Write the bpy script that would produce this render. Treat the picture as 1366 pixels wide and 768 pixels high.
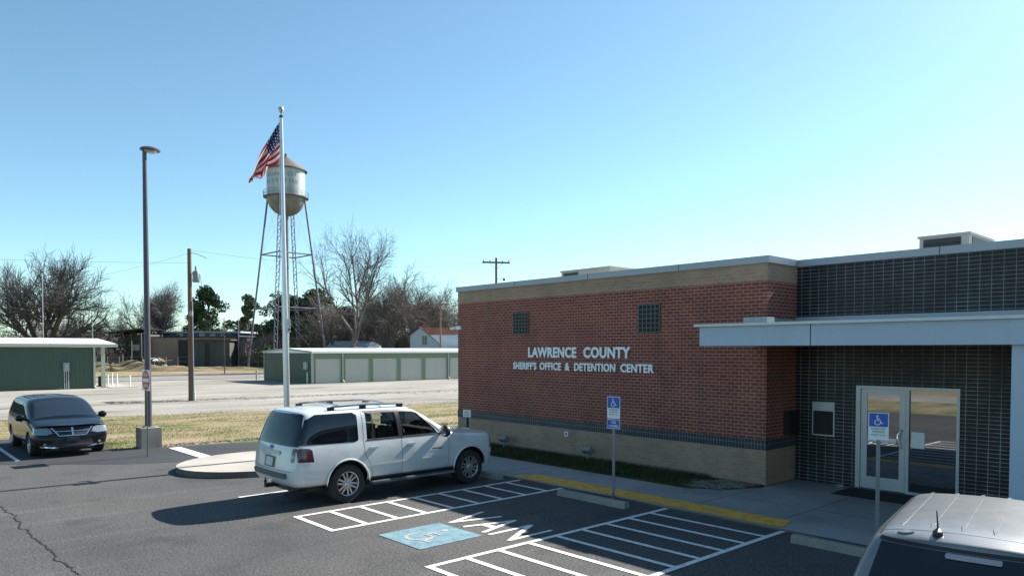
import bpy, bmesh, math, random
from mathutils import Vector, Matrix
from mathutils.bvhtree import BVHTree
R = math.radians
for o in list(bpy.data.objects): bpy.data.objects.remove(o)
S = bpy.context.scene
COL = S.collection

# ------------------------------------------------------------------ camera, light, exposure
HEAD = 0.73678                                   # camera heading relative to the building's wall
cam = bpy.data.cameras.new('camera'); camo = bpy.data.objects.new('camera', cam); COL.objects.link(camo)
cam.lens = 36 * 969.25 / 1366; cam.sensor_width = 36; cam.shift_y = 112 / 1366
cam.clip_start = 0.1; cam.clip_end = 3000
camo.location = (0, 0, 3.1)
camo.rotation_euler = (R(90) - 0.03054, 0.0, math.atan2(math.cos(HEAD), math.sin(HEAD)))
S.camera = camo
W = bpy.data.worlds.new('World'); S.world = W; W.use_nodes = True
wn = W.node_tree.nodes; wl = W.node_tree.links
bg = wn['Background']; sky = wn.new('ShaderNodeTexSky'); sky.sky_type = 'NISHITA'; sky.sun_disc = False
SUN_EL, SUN_AZ = R(37.8), math.atan2(0.06, 1.0)
sky.sun_elevation = SUN_EL; sky.sun_rotation = SUN_AZ
sky.altitude = 0; sky.air_density = 0.85; sky.dust_density = 0.3; sky.ozone_density = 2.6
tint = wn.new('ShaderNodeVectorMath'); tint.operation = 'MULTIPLY'; tint.inputs[1].default_value = (0.93, 1.10, 0.985)   # white balance of the clear winter sky
wl.new(sky.outputs[0], tint.inputs[0]); wl.new(tint.outputs[0], bg.inputs[0]); bg.inputs[1].default_value = 0.083
sun = bpy.data.lights.new('sun', 'SUN'); sun.energy = 5.0; sun.angle = R(0.5); sun.color = (1.0, 0.95, 0.87)
suno = bpy.data.objects.new('sun', sun); COL.objects.link(suno)
sd = Vector((math.sin(SUN_AZ) * math.cos(SUN_EL), math.cos(SUN_AZ) * math.cos(SUN_EL), math.sin(SUN_EL)))
suno.rotation_euler = sd.to_track_quat('Z', 'Y').to_euler()
suno.location = (20, 60, 60)
S.view_settings.view_transform = 'Standard'; S.view_settings.look = 'None'
S.view_settings.exposure = 1.22; S.view_settings.gamma = 1.0; S.view_settings.use_curve_mapping = False
S.render.engine = 'CYCLES'

# ------------------------------------------------------------------ helpers
F2 = Vector((-math.cos(HEAD), math.sin(HEAD))); R2 = Vector((F2.y, -F2.x))
ROT_F = math.atan2(R2.y, R2.x)                   # yaw that turns local x across the view direction of the street
def WL(lat, dep):                                # survey frame: metres across and metres along the heading
    v = F2 * dep + R2 * lat
    return (v.x, v.y)

def tag(o, label=None, cat=None, group=None, kind=None):
    if label: o['label'] = label
    if cat: o['category'] = cat
    if group: o['group'] = group
    if kind: o['kind'] = kind
    return o
def empty(name, loc=(0, 0, 0), rz=0, label=None, cat=None, group=None, kind=None):
    o = bpy.data.objects.new(name, None); COL.objects.link(o)
    o.location = loc; o.rotation_euler = (0, 0, rz); o.empty_display_size = 0.2
    return tag(o, label, cat, group, kind)
def copy_tree(o, parent=None):
    c = o.copy(); COL.objects.link(c); c.parent = parent
    for ch in list(o.children): copy_tree(ch, c)
    return c

class MB:
    def __init__(s): s.bm = bmesh.new(); s.mi = 0
    def _f(s, vs):
        try:
            f = s.bm.faces.new(vs); f.material_index = s.mi; return f
        except ValueError: return None
    def box(s, x0, x1, y0, y1, z0, z1, M=None):
        P = [(x0,y0,z0),(x1,y0,z0),(x1,y1,z0),(x0,y1,z0),(x0,y0,z1),(x1,y0,z1),(x1,y1,z1),(x0,y1,z1)]
        v = [s.bm.verts.new(M @ Vector(p) if M else p) for p in P]
        for q in ((0,3,2,1),(4,5,6,7),(0,1,5,4),(1,2,6,5),(2,3,7,6),(3,0,4,7)): s._f([v[i] for i in q])
        return s
    def prism(s, poly, axis, a, b):              # poly in the two other axes, extruded a..b along axis
        def P(p, t):
            return {'x': (t, p[0], p[1]), 'y': (p[0], t, p[1]), 'z': (p[0], p[1], t)}[axis]
        A = [s.bm.verts.new(P(p, a)) for p in poly]; B = [s.bm.verts.new(P(p, b)) for p in poly]
        s._f(A); s._f(B[::-1]); n = len(poly)
        for i in range(n): s._f([A[i], B[i], B[(i+1) % n], A[(i+1) % n]])
        return s
    def face(s, pts): s._f([s.bm.verts.new(p) for p in pts]); return s
    def tube(s, pts, rs, n=8, cap=True):
        pts = [Vector(p) for p in pts]
        if not hasattr(rs, '__len__'): rs = [rs] * len(pts)
        prev = None; rings = []
        for i, p in enumerate(pts):
            d = (pts[min(i+1, len(pts)-1)] - pts[max(i-1, 0)])
            if d.length < 1e-9: d = Vector((0, 0, 1))
            d.normalize()
            if prev is None:
                u = d.orthogonal().normalized()
            else:
                u = prev - d * prev.dot(d)
                u = u.normalized() if u.length > 1e-6 else d.orthogonal().normalized()
            prev = u; w = d.cross(u)
            rings.append([s.bm.verts.new(p + (u * math.cos(2*math.pi*k/n) + w * math.sin(2*math.pi*k/n)) * rs[i]) for k in range(n)])
        for a, b in zip(rings, rings[1:]):
            for k in range(n): s._f([a[k], a[(k+1) % n], b[(k+1) % n], b[k]])
        if cap and n > 2: s._f(rings[0][::-1]); s._f(rings[-1])
        return s
    def lathe(s, prof, n=24, M=None, a0=0, a1=2*math.pi):
        M = M or Matrix(); full = abs(a1 - a0 - 2*math.pi) < 1e-6; rings = []
        m = n if full else n + 1
        for r, z in prof:
            if r < 1e-6: rings.append([s.bm.verts.new(M @ Vector((0, 0, z)))]); continue
            rings.append([s.bm.verts.new(M @ Vector((r*math.cos(a0+(a1-a0)*k/n), r*math.sin(a0+(a1-a0)*k/n), z))) for k in range(m)])
        for a, b in zip(rings, rings[1:]):
            for k in range(n):
                k2 = (k+1) % m if full else k+1
                if len(a) == 1 and len(b) == 1: continue
                if len(a) == 1: s._f([a[0], b[k2], b[k]])
                elif len(b) == 1: s._f([a[k], a[k2], b[0]])
                else: s._f([a[k], a[k2], b[k2], b[k]])
        return s
    def build(s, name, mats, parent=None, smooth=False, bevel=0, angle=35, loc=None, label=None):
        if bevel:
            ed = [e for e in s.bm.edges if len(e.link_faces) == 2 and e.calc_face_angle(0) > R(30)]
            bmesh.ops.bevel(s.bm, geom=ed, offset=bevel, segments=2, affect='EDGES', clamp_overlap=True)
        bmesh.ops.recalc_face_normals(s.bm, faces=s.bm.faces)
        me = bpy.data.meshes.new(name); s.bm.to_mesh(me); s.bm.free()
        return link(name, me, mats, parent, smooth, angle, loc, label)
def link(name, me, mats, parent=None, smooth=False, angle=35, loc=None, label=None):
    if not isinstance(mats, (list, tuple)): mats = [mats]
    if len(me.materials) == 0:
        for m in mats: me.materials.append(m)
    if smooth:
        me.shade_smooth()
        try: me.set_sharp_from_angle(angle=R(angle))
        except Exception: pass
    o = bpy.data.objects.new(name, me); COL.objects.link(o); o.parent = parent
    if loc: o.location = loc
    if label: o['label'] = label
    return o
def rawmesh(name, verts, faces, mats, parent=None, smooth=False, loc=None, label=None):
    me = bpy.data.meshes.new(name); me.from_pydata(verts, [], faces); me.update()
    return link(name, me, mats, parent, smooth, 60, loc, label)

# ------------------------------------------------------------------ materials
def newmat(name):
    m = bpy.data.materials.new(name); m.use_nodes = True
    return m, m.node_tree.nodes, m.node_tree.links, m.node_tree.nodes['Principled BSDF']
def N(nt, t, **k):
    n = nt.new(t)
    for a, b in k.items(): setattr(n, a, b)
    return n
def pm(name, col, rough=0.6, metal=0.0, var=0.12, vs=3.0, bump=0.0, bs=60.0, coat=0.0, spec=0.5, streak=False):
    m, n, l, b = newmat(name)
    tc = n.new('ShaderNodeTexCoord'); no = n.new('ShaderNodeTexNoise')
    no.inputs['Scale'].default_value = vs; no.inputs['Detail'].default_value = 5; no.inputs['Roughness'].default_value = 0.65
    if streak:
        mp = n.new('ShaderNodeMapping'); mp.inputs['Scale'].default_value = (1, 1, 0.12)
        l.new(tc.outputs['Object'], mp.inputs['Vector']); l.new(mp.outputs[0], no.inputs['Vector'])
    else: l.new(tc.outputs['Object'], no.inputs['Vector'])
    cr = n.new('ShaderNodeMapRange'); cr.inputs[1].default_value = 0.3; cr.inputs[2].default_value = 0.7
    cr.inputs[3].default_value = 1 - var; cr.inputs[4].default_value = 1 + var
    l.new(no.outputs[0], cr.inputs[0])
    mx = n.new('ShaderNodeVectorMath'); mx.operation = 'SCALE'; mx.inputs[0].default_value = col[:3]
    l.new(cr.outputs[0], mx.inputs['Scale']); l.new(mx.outputs[0], b.inputs['Base Color'])
    b.inputs['Roughness'].default_value = rough; b.inputs['Metallic'].default_value = metal
    b.inputs['Coat Weight'].default_value = coat; b.inputs['Coat Roughness'].default_value = 0.04
    b.inputs['Specular IOR Level'].default_value = spec
    if bump:
        n2 = n.new('ShaderNodeTexNoise'); n2.inputs['Scale'].default_value = bs; n2.inputs['Detail'].default_value = 4
        l.new(tc.outputs['Object'], n2.inputs['Vector'])
        bp = n.new('ShaderNodeBump'); bp.inputs['Strength'].default_value = bump; bp.inputs['Distance'].default_value = 0.02
        l.new(n2.outputs[0], bp.inputs['Height']); l.new(bp.outputs[0], b.inputs['Normal'])
    return m
def ground_mat(name, stops, scale, fine, fine_amt=0.35, rough=0.9, bump=0.4, warp=(1, 1, 1), fine2=None, contrast=(0.32, 0.68)):
    """colour ramp over a broad noise, multiplied by a fine speckle"""
    m, n, l, b = newmat(name)
    tc = n.new('ShaderNodeTexCoord'); mp = n.new('ShaderNodeMapping'); mp.inputs['Scale'].default_value = warp
    l.new(tc.outputs['Object'], mp.inputs['Vector'])
    a = n.new('ShaderNodeTexNoise'); a.inputs['Scale'].default_value = scale; a.inputs['Detail'].default_value = 8; a.inputs['Roughness'].default_value = 0.62
    l.new(mp.outputs[0], a.inputs['Vector'])
    mr = n.new('ShaderNodeMapRange'); mr.inputs[1].default_value = contrast[0]; mr.inputs[2].default_value = contrast[1]; l.new(a.outputs[0], mr.inputs[0])
    cr = n.new('ShaderNodeValToRGB'); e = cr.color_ramp.elements
    e[0].position = 0; e[0].color = (*stops[0], 1); e[1].position = 1; e[1].color = (*stops[-1], 1)
    for i, c in enumerate(stops[1:-1]):
        q = e.new((i+1) / (len(stops)-1)); q.color = (*c, 1)
    l.new(mr.outputs[0], cr.inputs[0])
    f = n.new('ShaderNodeTexNoise'); f.inputs['Scale'].default_value = fine; f.inputs['Detail'].default_value = 3; f.inputs['Roughness'].default_value = 0.8
    l.new(tc.outputs['Object'], f.inputs['Vector'])
    fr = n.new('ShaderNodeMapRange'); fr.inputs[1].default_value = 0.35; fr.inputs[2].default_value = 0.65
    fr.inputs[3].default_value = 1 - fine_amt; fr.inputs[4].default_value = 1 + fine_amt
    l.new(f.outputs[0], fr.inputs[0])
    v = n.new('ShaderNodeVectorMath'); v.operation = 'SCALE'; l.new(cr.outputs[0], v.inputs[0]); l.new(fr.outputs[0], v.inputs['Scale'])
    l.new(v.outputs[0], b.inputs['Base Color']); b.inputs['Roughness'].default_value = rough
    b.inputs['Specular IOR Level'].default_value = 0.3
    bp = n.new('ShaderNodeBump'); bp.inputs['Strength'].default_value = bump; bp.inputs['Distance'].default_value = 0.012
    l.new(f.outputs[0], bp.inputs['Height']); l.new(bp.outputs[0], b.inputs['Normal'])
    return m
def brick_mat(name, c1, c2, mortar, axis='x', bw=0.203, bh=0.0813, ms=0.010, offset=0.5, rough=0.8, coat=0.0, spec=0.4, vert=False, var=0.25, bump=0.35):
    m, n, l, b = newmat(name)
    tc = n.new('ShaderNodeTexCoord'); sx = n.new('ShaderNodeSeparateXYZ'); l.new(tc.outputs['Object'], sx.inputs[0])
    cx = n.new('ShaderNodeCombineXYZ')
    h = {'x': 'X', 'y': 'Y'}[axis]
    l.new(sx.outputs[h], cx.inputs['X']); l.new(sx.outputs['Z'], cx.inputs['Y'])
    br = n.new('ShaderNodeTexBrick'); l.new(cx.outputs[0], br.inputs['Vector'])
    br.offset = offset; br.squash = 1.0
    br.inputs['Scale'].default_value = 1.0; br.inputs['Mortar Size'].default_value = ms * 0.5; br.inputs['Mortar Smooth'].default_value = 0.15
    br.inputs['Bias'].default_value = 0.0
    br.inputs['Brick Width'].default_value = bw; br.inputs['Row Height'].default_value = bh
    br.inputs['Color1'].default_value = (*c1, 1); br.inputs['Color2'].default_value = (*c2, 1); br.inputs['Mortar'].default_value = (*mortar, 1)
    no = n.new('ShaderNodeTexNoise'); no.inputs['Scale'].default_value = 0.9; no.inputs['Detail'].default_value = 9; no.inputs['Roughness'].default_value = 0.75
    l.new(tc.outputs['Object'], no.inputs['Vector'])
    mr = n.new('ShaderNodeMapRange'); mr.inputs[1].default_value = 0.3; mr.inputs[2].default_value = 0.7
    mr.inputs[3].default_value = 1 - var; mr.inputs[4].default_value = 1 + var; l.new(no.outputs[0], mr.inputs[0])
    v = n.new('ShaderNodeVectorMath'); v.operation = 'SCALE'; l.new(br.outputs['Color'], v.inputs[0]); l.new(mr.outputs[0], v.inputs['Scale'])
    l.new(v.outputs[0], b.inputs['Base Color'])
    b.inputs['Roughness'].default_value = rough; b.inputs['Specular IOR Level'].default_value = spec
    bp = n.new('ShaderNodeBump'); bp.inputs['Strength'].default_value = bump; bp.inputs['Distance'].default_value = 0.006
    iv = n.new('ShaderNodeMath'); iv.operation = 'SUBTRACT'; iv.inputs[0].default_value = 1.0
    l.new(br.outputs['Fac'], iv.inputs[1]); l.new(iv.outputs[0], bp.inputs['Height']); l.new(bp.outputs[0], b.inputs['Normal'])
    if coat:
        # glazed bricks: glossy units, dull mortar
        rr = n.new('ShaderNodeMapRange'); rr.inputs[3].default_value = coat; rr.inputs[4].default_value = 0.9
        l.new(br.outputs['Fac'], rr.inputs[0]); l.new(rr.outputs[0], b.inputs['Roughness'])
    return m
def rib_mat(name, col, pitch, axis='y', rough=0.5, var=0.08, depth=0.25, metal=0.0, dirt=None):
    """ribbed sheet metal: relief only, colour stays even"""
    m = pm(name, col, rough, metal, var, 0.7, streak=True)
    n = m.node_tree.nodes; l = m.node_tree.links; b = n['Principled BSDF']
    tc = n.new('ShaderNodeTexCoord'); w = n.new('ShaderNodeTexWave'); w.wave_type = 'BANDS'; w.bands_direction = axis.upper()
    w.inputs['Scale'].default_value = 0.314 / pitch; l.new(tc.outputs['Object'], w.inputs['Vector'])
    bp = n.new('ShaderNodeBump'); bp.inputs['Strength'].default_value = depth; bp.inputs['Distance'].default_value = 0.05
    l.new(w.outputs[0], bp.inputs['Height']); l.new(bp.outputs[0], b.inputs['Normal'])
    return m
def glass_mat(name, tint=(0.02, 0.025, 0.03), refl=0.25, through=0.0, rough=0.02):
    m = bpy.data.materials.new(name); m.use_nodes = True; n = m.node_tree.nodes; l = m.node_tree.links; n.clear()
    out = n.new('ShaderNodeOutputMaterial'); g = n.new('ShaderNodeBsdfGlossy'); g.inputs['Roughness'].default_value = rough
    g.inputs['Color'].default_value = (0.8, 0.82, 0.85, 1)
    d = n.new('ShaderNodeBsdfDiffuse'); d.inputs['Color'].default_value = (*tint, 1)
    t = n.new('ShaderNodeBsdfTransparent'); t.inputs['Color'].default_value = (0.80, 0.84, 0.84, 1)
    mx = n.new('ShaderNodeMixShader'); mx.inputs[0].default_value = through; l.new(d.outputs[0], mx.inputs[1]); l.new(t.outputs[0], mx.inputs[2])
    fr = n.new('ShaderNodeFresnel'); fr.inputs['IOR'].default_value = 1.45
    mr = n.new('ShaderNodeMapRange'); mr.inputs[3].default_value = refl; mr.inputs[4].default_value = 1.0; l.new(fr.outputs[0], mr.inputs[0])
    m2 = n.new('ShaderNodeMixShader'); l.new(mr.outputs[0], m2.inputs[0]); l.new(mx.outputs[0], m2.inputs[1]); l.new(g.outputs[0], m2.inputs[2])
    l.new(m2.outputs[0], out.inputs[0]); return m
# ---- ground
M_asph = ground_mat('asphalt', [(0.048, 0.049, 0.050), (0.064, 0.064, 0.064), (0.076, 0.075, 0.072), (0.088, 0.086, 0.082)], 0.22, 26, 0.62, 0.88, 0.7)
def stains(m, scale, lo, hi, amt, seedoff):
    n = m.node_tree.nodes; l = m.node_tree.links; b = n['Principled BSDF']; src = b.inputs['Base Color'].links[0].from_socket
    tc = n.new('ShaderNodeTexCoord'); mp = n.new('ShaderNodeMapping'); mp.inputs['Location'].default_value = seedoff[:3]; mp.inputs['Scale'].default_value = seedoff[3:]
    l.new(tc.outputs['Object'], mp.inputs['Vector']); no = n.new('ShaderNodeTexNoise'); no.inputs['Scale'].default_value = scale; no.inputs['Detail'].default_value = 6; no.inputs['Roughness'].default_value = .6
    l.new(mp.outputs[0], no.inputs['Vector']); mr = n.new('ShaderNodeMapRange'); mr.inputs[1].default_value = lo; mr.inputs[2].default_value = hi; mr.inputs[3].default_value = 1.0; mr.inputs[4].default_value = amt
    l.new(no.outputs[0], mr.inputs[0]); v = n.new('ShaderNodeVectorMath'); v.operation = 'SCALE'; l.new(src, v.inputs[0]); l.new(mr.outputs[0], v.inputs['Scale']); l.new(v.outputs[0], b.inputs['Base Color'])
stains(M_asph, 0.9, .56, .70, .72, (3, 1, 0, 1, 1, 1)); stains(M_asph, 0.8, .55, .75, 1.35, (9, 4, 0, 3.0, .22, 1)); stains(M_asph, 3.2, .66, .74, .62, (1, 7, 0, 1, 1, 1))
M_asph_new = ground_mat('asphalt_dark', [(0.030, 0.033, 0.038), (0.044, 0.047, 0.052)], 0.5, 34, 0.30, 0.85, 0.4)
M_gravel = ground_mat('gravel', [(0.15, 0.135, 0.11), (0.24, 0.225, 0.195), (0.28, 0.265, 0.235), (0.33, 0.31, 0.28)], 0.16, 7, 0.16, 0.95, 0.5, (1.8, 0.6, 1))
M_turf = ground_mat('turf', [(0.09, 0.125, 0.035), (0.18, 0.165, 0.07), (0.24, 0.19, 0.11), (0.28, 0.22, 0.145)], 0.55, 9, 0.35, 0.95, 0.6, (1.6, 0.5, 1), contrast=(0.36, 0.62))
M_earth = ground_mat('far_earth', [(0.10, 0.12, 0.035), (0.24, 0.20, 0.09), (0.22, 0.16, 0.10), (0.32, 0.26, 0.18)], 0.05, 2, 0.25, 0.95, 0.3)
M_conc = ground_mat('concrete', [(0.31, 0.285, 0.25), (0.38, 0.35, 0.31), (0.42, 0.39, 0.345)], 0.9, 40, 0.10, 0.85, 0.2)
M_walk = ground_mat('walk_concrete', [(0.24, 0.24, 0.235), (0.32, 0.315, 0.30), (0.37, 0.36, 0.345)], 0.6, 40, 0.10, 0.85, 0.2)
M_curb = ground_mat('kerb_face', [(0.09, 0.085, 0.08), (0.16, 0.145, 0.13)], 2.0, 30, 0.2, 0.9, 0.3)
M_block = ground_mat('block_concrete', [(0.20, 0.19, 0.165), (0.27, 0.255, 0.225), (0.31, 0.295, 0.26)], 1.2, 30, 0.14, 0.9, 0.3)
M_paint = ground_mat('road_paint', [(0.15, 0.15, 0.145), (0.50, 0.49, 0.46), (0.64, 0.63, 0.60), (0.70, 0.69, 0.66)], 9, 40, 0.2, 0.8, 0.3, contrast=(0.25, 0.55))
M_bluepaint = ground_mat('blue_paint', [(0.10, 0.17, 0.20), (0.14, 0.25, 0.30), (0.19, 0.30, 0.34)], 4.5, 40, 0.2, 0.8, 0.3)
M_fadepaint = ground_mat('faded_paint', [(0.24, 0.25, 0.26), (0.46, 0.41, 0.38)], 9, 40, 0.15, 0.8, 0.3)
M_yellow = ground_mat('yellow_paint', [(0.42, 0.26, 0.10), (0.78, 0.39, 0.055), (0.86, 0.46, 0.09)], 6.0, 30, 0.18, 0.8, 0.3)
M_crack = pm('crack_tar', (0.012, 0.012, 0.013), 0.7)
M_bed = ground_mat('bed_soil', [(0.035, 0.045, 0.012), (0.055, 0.065, 0.02), (0.075, 0.06, 0.035)], 1.5, 14, 0.4, 0.95, 0.6)
M_pebble = ground_mat('pebbles', [(0.10, 0.08, 0.065), (0.20, 0.17, 0.14), (0.28, 0.25, 0.22)], 5, 25, 0.3, 0.9, 0.5)
M_dirt = ground_mat('mound_dirt', [(0.07, 0.075, 0.03), (0.14, 0.11, 0.06), (0.22, 0.165, 0.115)], 0.35, 3, 0.3, 0.95, 0.6)
M_road = ground_mat('far_road', [(0.17, 0.17, 0.165), (0.23, 0.225, 0.215)], 0.3, 6, 0.12, 0.9, 0.2)
M_blade = ground_mat('grass_blade', [(0.09, 0.135, 0.035), (0.19, 0.18, 0.075), (0.28, 0.225, 0.13)], 0.55, 40, 0.3, 0.8, 0.0, (1.6, 0.5, 1), contrast=(0.36, 0.62))
M_blade2 = ground_mat('bed_grass', [(0.028, 0.042, 0.012), (0.05, 0.065, 0.02), (0.10, 0.08, 0.045)], 1.5, 40, 0.3, 0.8, 0.0)
# ---- building
BR1, BR2, MO = (0.24, 0.058, 0.038), (0.165, 0.042, 0.030), (0.36, 0.25, 0.20)
M_red = {a: brick_mat('red_brick_' + a, BR1, BR2, MO, a, ms=0.014) for a in 'xy'}
M_tan = {a: brick_mat('tan_brick_' + a, (0.34, 0.235, 0.165), (0.29, 0.20, 0.138), (0.39, 0.285, 0.21), a, ms=0.010, var=0.15, bump=0.2) for a in 'xy'}
M_sold = {a: brick_mat('soldier_brick_' + a, (0.028, 0.045, 0.06), (0.018, 0.028, 0.04), (0.20, 0.20, 0.19), a, bw=0.0813, bh=0.24, ms=0.012, offset=0.0, coat=0.35) for a in 'xy'}
M_glaz = brick_mat('glazed_brick', (0.008, 0.012, 0.016), (0.004, 0.006, 0.008), (0.19, 0.185, 0.175), 'x', ms=0.013, offset=0.0, coat=0.42, spec=0.3, var=0.6)
for q in 'xy': stains(M_red[q], .9, .56, .72, 1.22, (3, 1, 0, 1, 1, .12)); stains(M_red[q], 1.3, .58, .72, .78, (8, 2, 5, 1, 1, .18)); stains(M_tan[q], 1.1, .55, .72, .80, (8, 2, 5, 1, 1, .25))
stains(M_glaz, 1.0, .55, .75, 1.9, (5, 2, 1, 1, 1, .2))
M_coping = pm('coping_metal', (0.30, 0.335, 0.37), 0.45, 0.2, 0.06, 1.5)
M_canopy = pm('canopy_metal', (0.36, 0.45, 0.55), 0.5, 0.0, 0.06, 1.2, streak=True)
M_soffit = pm('soffit', (0.16, 0.16, 0.16), 0.8)
M_alum = pm('anodised_aluminium', (0.40, 0.43, 0.48), 0.35, 0.35, 0.05)
M_roofmem = pm('roof_membrane', (0.45, 0.45, 0.43), 0.8)
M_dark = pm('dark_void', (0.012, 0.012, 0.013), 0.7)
M_doorglass = glass_mat('reflective_glass', (0.008, 0.010, 0.012), 0.34, 0.0, 0.015)
M_letter = pm('letter_metal', (0.80, 0.82, 0.84), 0.5, 0.0, 0.05)
M_white = pm('white_paint', (0.78, 0.78, 0.76), 0.5, 0, 0.05)
M_paper = pm('paper', (0.75, 0.76, 0.78), 0.8, 0, 0.03)
M_black = pm('black_plastic', (0.012, 0.012, 0.013), 0.7, 0, 0.1)
M_mat = pm('rubber_mat', (0.018, 0.018, 0.02), 0.9, 0, 0.2, 8, 0.3, 80)
M_hvac = pm('unit_beige', (0.44, 0.40, 0.34), 0.55, 0.0, 0.1, 1.5, streak=True)
M_louver = pm('louvre_dark', (0.03, 0.03, 0.032), 0.5)
M_grille = pm('vent_bars', (0.075, 0.095, 0.09), 0.5, 0.3, 0.1)
# ---- metal, signs
M_galv = pm('galvanised_steel', (0.42, 0.44, 0.46), 0.45, 0.55, 0.12, 6)
M_bronze = pm('bronze_paint', (0.075, 0.065, 0.085), 0.45, 0.2, 0.1)
M_poleal = pm('brushed_aluminium', (0.55, 0.56, 0.58), 0.34, 0.75, 0.05, 3)
M_signblue = pm('sign_blue', (0.010, 0.075, 0.42), 0.4, 0, 0.04)
M_signwhite = pm('sign_white', (0.72, 0.75, 0.76), 0.4, 0, 0.04)
M_signtext = pm('sign_ink', (0.10, 0.20, 0.18), 0.6)
M_signred = pm('sign_red', (0.50, 0.045, 0.035), 0.4, 0, 0.1)
M_post = pm('sign_post', (0.20, 0.21, 0.22), 0.5, 0.4, 0.1)
M_greenpost = pm('green_post', (0.055, 0.085, 0.05), 0.6)
M_wood = pm('pole_wood', (0.135, 0.085, 0.055), 0.85, 0, 0.3, 3, 0.4, 30, streak=True)
M_wire = pm('wire', (0.03, 0.03, 0.03), 0.6)
M_can = pm('transformer_grey', (0.19, 0.205, 0.215), 0.5)
# ---- vehicles
M_wpaint = pm('pearl_white_paint', (0.56, 0.585, 0.60), 0.32, 0.0, 0.035, 1.5, coat=0.8)
stains(M_wpaint, 1.4, .48, .72, .84, (2, 5, 1, 1, 1, 1.6))
M_kpaint = pm('black_car_paint', (0.005, 0.006, 0.008), 0.25, 0.0, 0.1, 1.5, coat=0.35, spec=0.2)
M_spaint = pm('silver_paint', (0.20, 0.205, 0.21), 0.28, 0.45, 0.15, 5, coat=0.1, spec=0.4)
M_tyre = pm('tyre_rubber', (0.020, 0.020, 0.021), 0.85, 0, 0.2, 6)
M_rim = pm('alloy', (0.50, 0.51, 0.52), 0.3, 0.8, 0.05)
M_rimdark = pm('inner_wheel_steel', (0.04, 0.04, 0.042), 0.6, 0.3)  # dark steel of the brake disc and inner wheel
M_tint = glass_mat('privacy_glass', (0.006, 0.008, 0.011), 0.03, 0.0, 0.02)
M_clear = glass_mat('side_glass', (0.01, 0.015, 0.018), 0.0, 0.96, 0.02)
M_wind = glass_mat('windscreen_glass', (0.012, 0.018, 0.022), 0.10, 0.0, 0.02)
M_trim = pm('black_trim', (0.012, 0.012, 0.013), 0.5, 0, 0.1)
M_chrome = pm('chrome', (0.75, 0.76, 0.78), 0.12, 1.0, 0.03)
M_tail = pm('tail_lens', (0.055, 0.010, 0.014), 0.18, 0, 0.2, 20, coat=0.8)
M_tailw = pm('reverse_lens', (0.30, 0.28, 0.30), 0.18, 0, 0.1, 20, coat=0.8)
M_lamp = pm('headlamp_lens', (0.22, 0.27, 0.30), 0.12, 0.3, 0.2, 20, coat=1.0)
M_plate = pm('plate', (0.55, 0.57, 0.56), 0.5)
M_cabin = pm('cabin', (0.05, 0.048, 0.045), 0.8)
M_seat = pm('seat_leather', (0.055, 0.05, 0.045), 0.6)
M_lower = pm('lower_cladding', (0.10, 0.105, 0.11), 0.45, 0.1, 0.1)
# ---- background
M_green = rib_mat('green_sheet', (0.034, 0.068, 0.046), 0.30, 'y', 0.5)
M_greenx = rib_mat('green_sheet_end', (0.034, 0.068, 0.046), 0.30, 'x', 0.5)
M_sage = pm('sage_trim', (0.36, 0.40, 0.33), 0.5, 0, 0.05)
M_sagedark = pm('sage_frieze', (0.14, 0.21, 0.13), 0.5, 0, 0.05)
M_roofw = rib_mat('white_roof_sheet', (0.80, 0.82, 0.84), 0.4, 'y', 0.35, 0.03, 0.15)
M_rollup = rib_mat('roll_up_door', (0.43, 0.43, 0.38), 0.11, 'z', 0.5, 0.04, 0.35)
M_meter = pm('meter_grey', (0.28, 0.31, 0.34), 0.5)
M_tank = pm('tank_paint', (0.36, 0.40, 0.40), 0.45, 0.25, 0.35, 0.5, streak=True)
M_tankrust = pm('tank_rust', (0.125, 0.105, 0.095), 0.75, 0.1, 0.35, 0.6)
M_tankleg = pm('leg_paint', (0.17, 0.175, 0.205), 0.6, 0.2, 0.2, 1)
M_tankbowl = pm('bowl_paint', (0.20, 0.195, 0.175), 0.6, 0.1, 0.25, 0.6)
M_letterg = pm('tank_letters', (0.16, 0.25, 0.24), 0.6, 0, 0.3, 1)
M_tanwall = pm('tan_wall', (0.36, 0.26, 0.19), 0.8, 0, 0.15, 0.4)
M_darkshed = rib_mat('weathered_boards', (0.085, 0.09, 0.085), 0.5, 'x', 0.85, 0.4, 0.4)
M_bluroof = pm('blue_roof', (0.075, 0.10, 0.17), 0.5, 0.1)
M_rusted = pm('rust_roof', (0.40, 0.155, 0.10), 0.8, 0, 0.25, 0.7)
M_palewall = pm('pale_wall', (0.40, 0.45, 0.47), 0.7, 0, 0.08, 0.5)
M_bark = pm('bark', (0.092, 0.086, 0.082), 0.9, 0, 0.25, 1.5)
M_barkr = pm('bark_reddish', (0.145, 0.128, 0.118), 0.9, 0, 0.25, 1.5)
M_barkl = pm('bark_pale', (0.15, 0.13, 0.11), 0.9, 0, 0.25, 1.5)
def leafmat(name, a, b_):
    return ground_mat(name, [a, tuple((x+y)/2 for x, y in zip(a, b_)), b_], 0.9, 6, 0.3, 0.7, 0.0)
M_leafd = leafmat('evergreen_dark', (0.022, 0.040, 0.016), (0.060, 0.085, 0.030))
M_leafo = leafmat('evergreen_olive', (0.060, 0.080, 0.025), (0.13, 0.14, 0.06))
M_leafb = leafmat('brown_brush', (0.052, 0.050, 0.042), (0.110, 0.100, 0.086))

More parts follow.
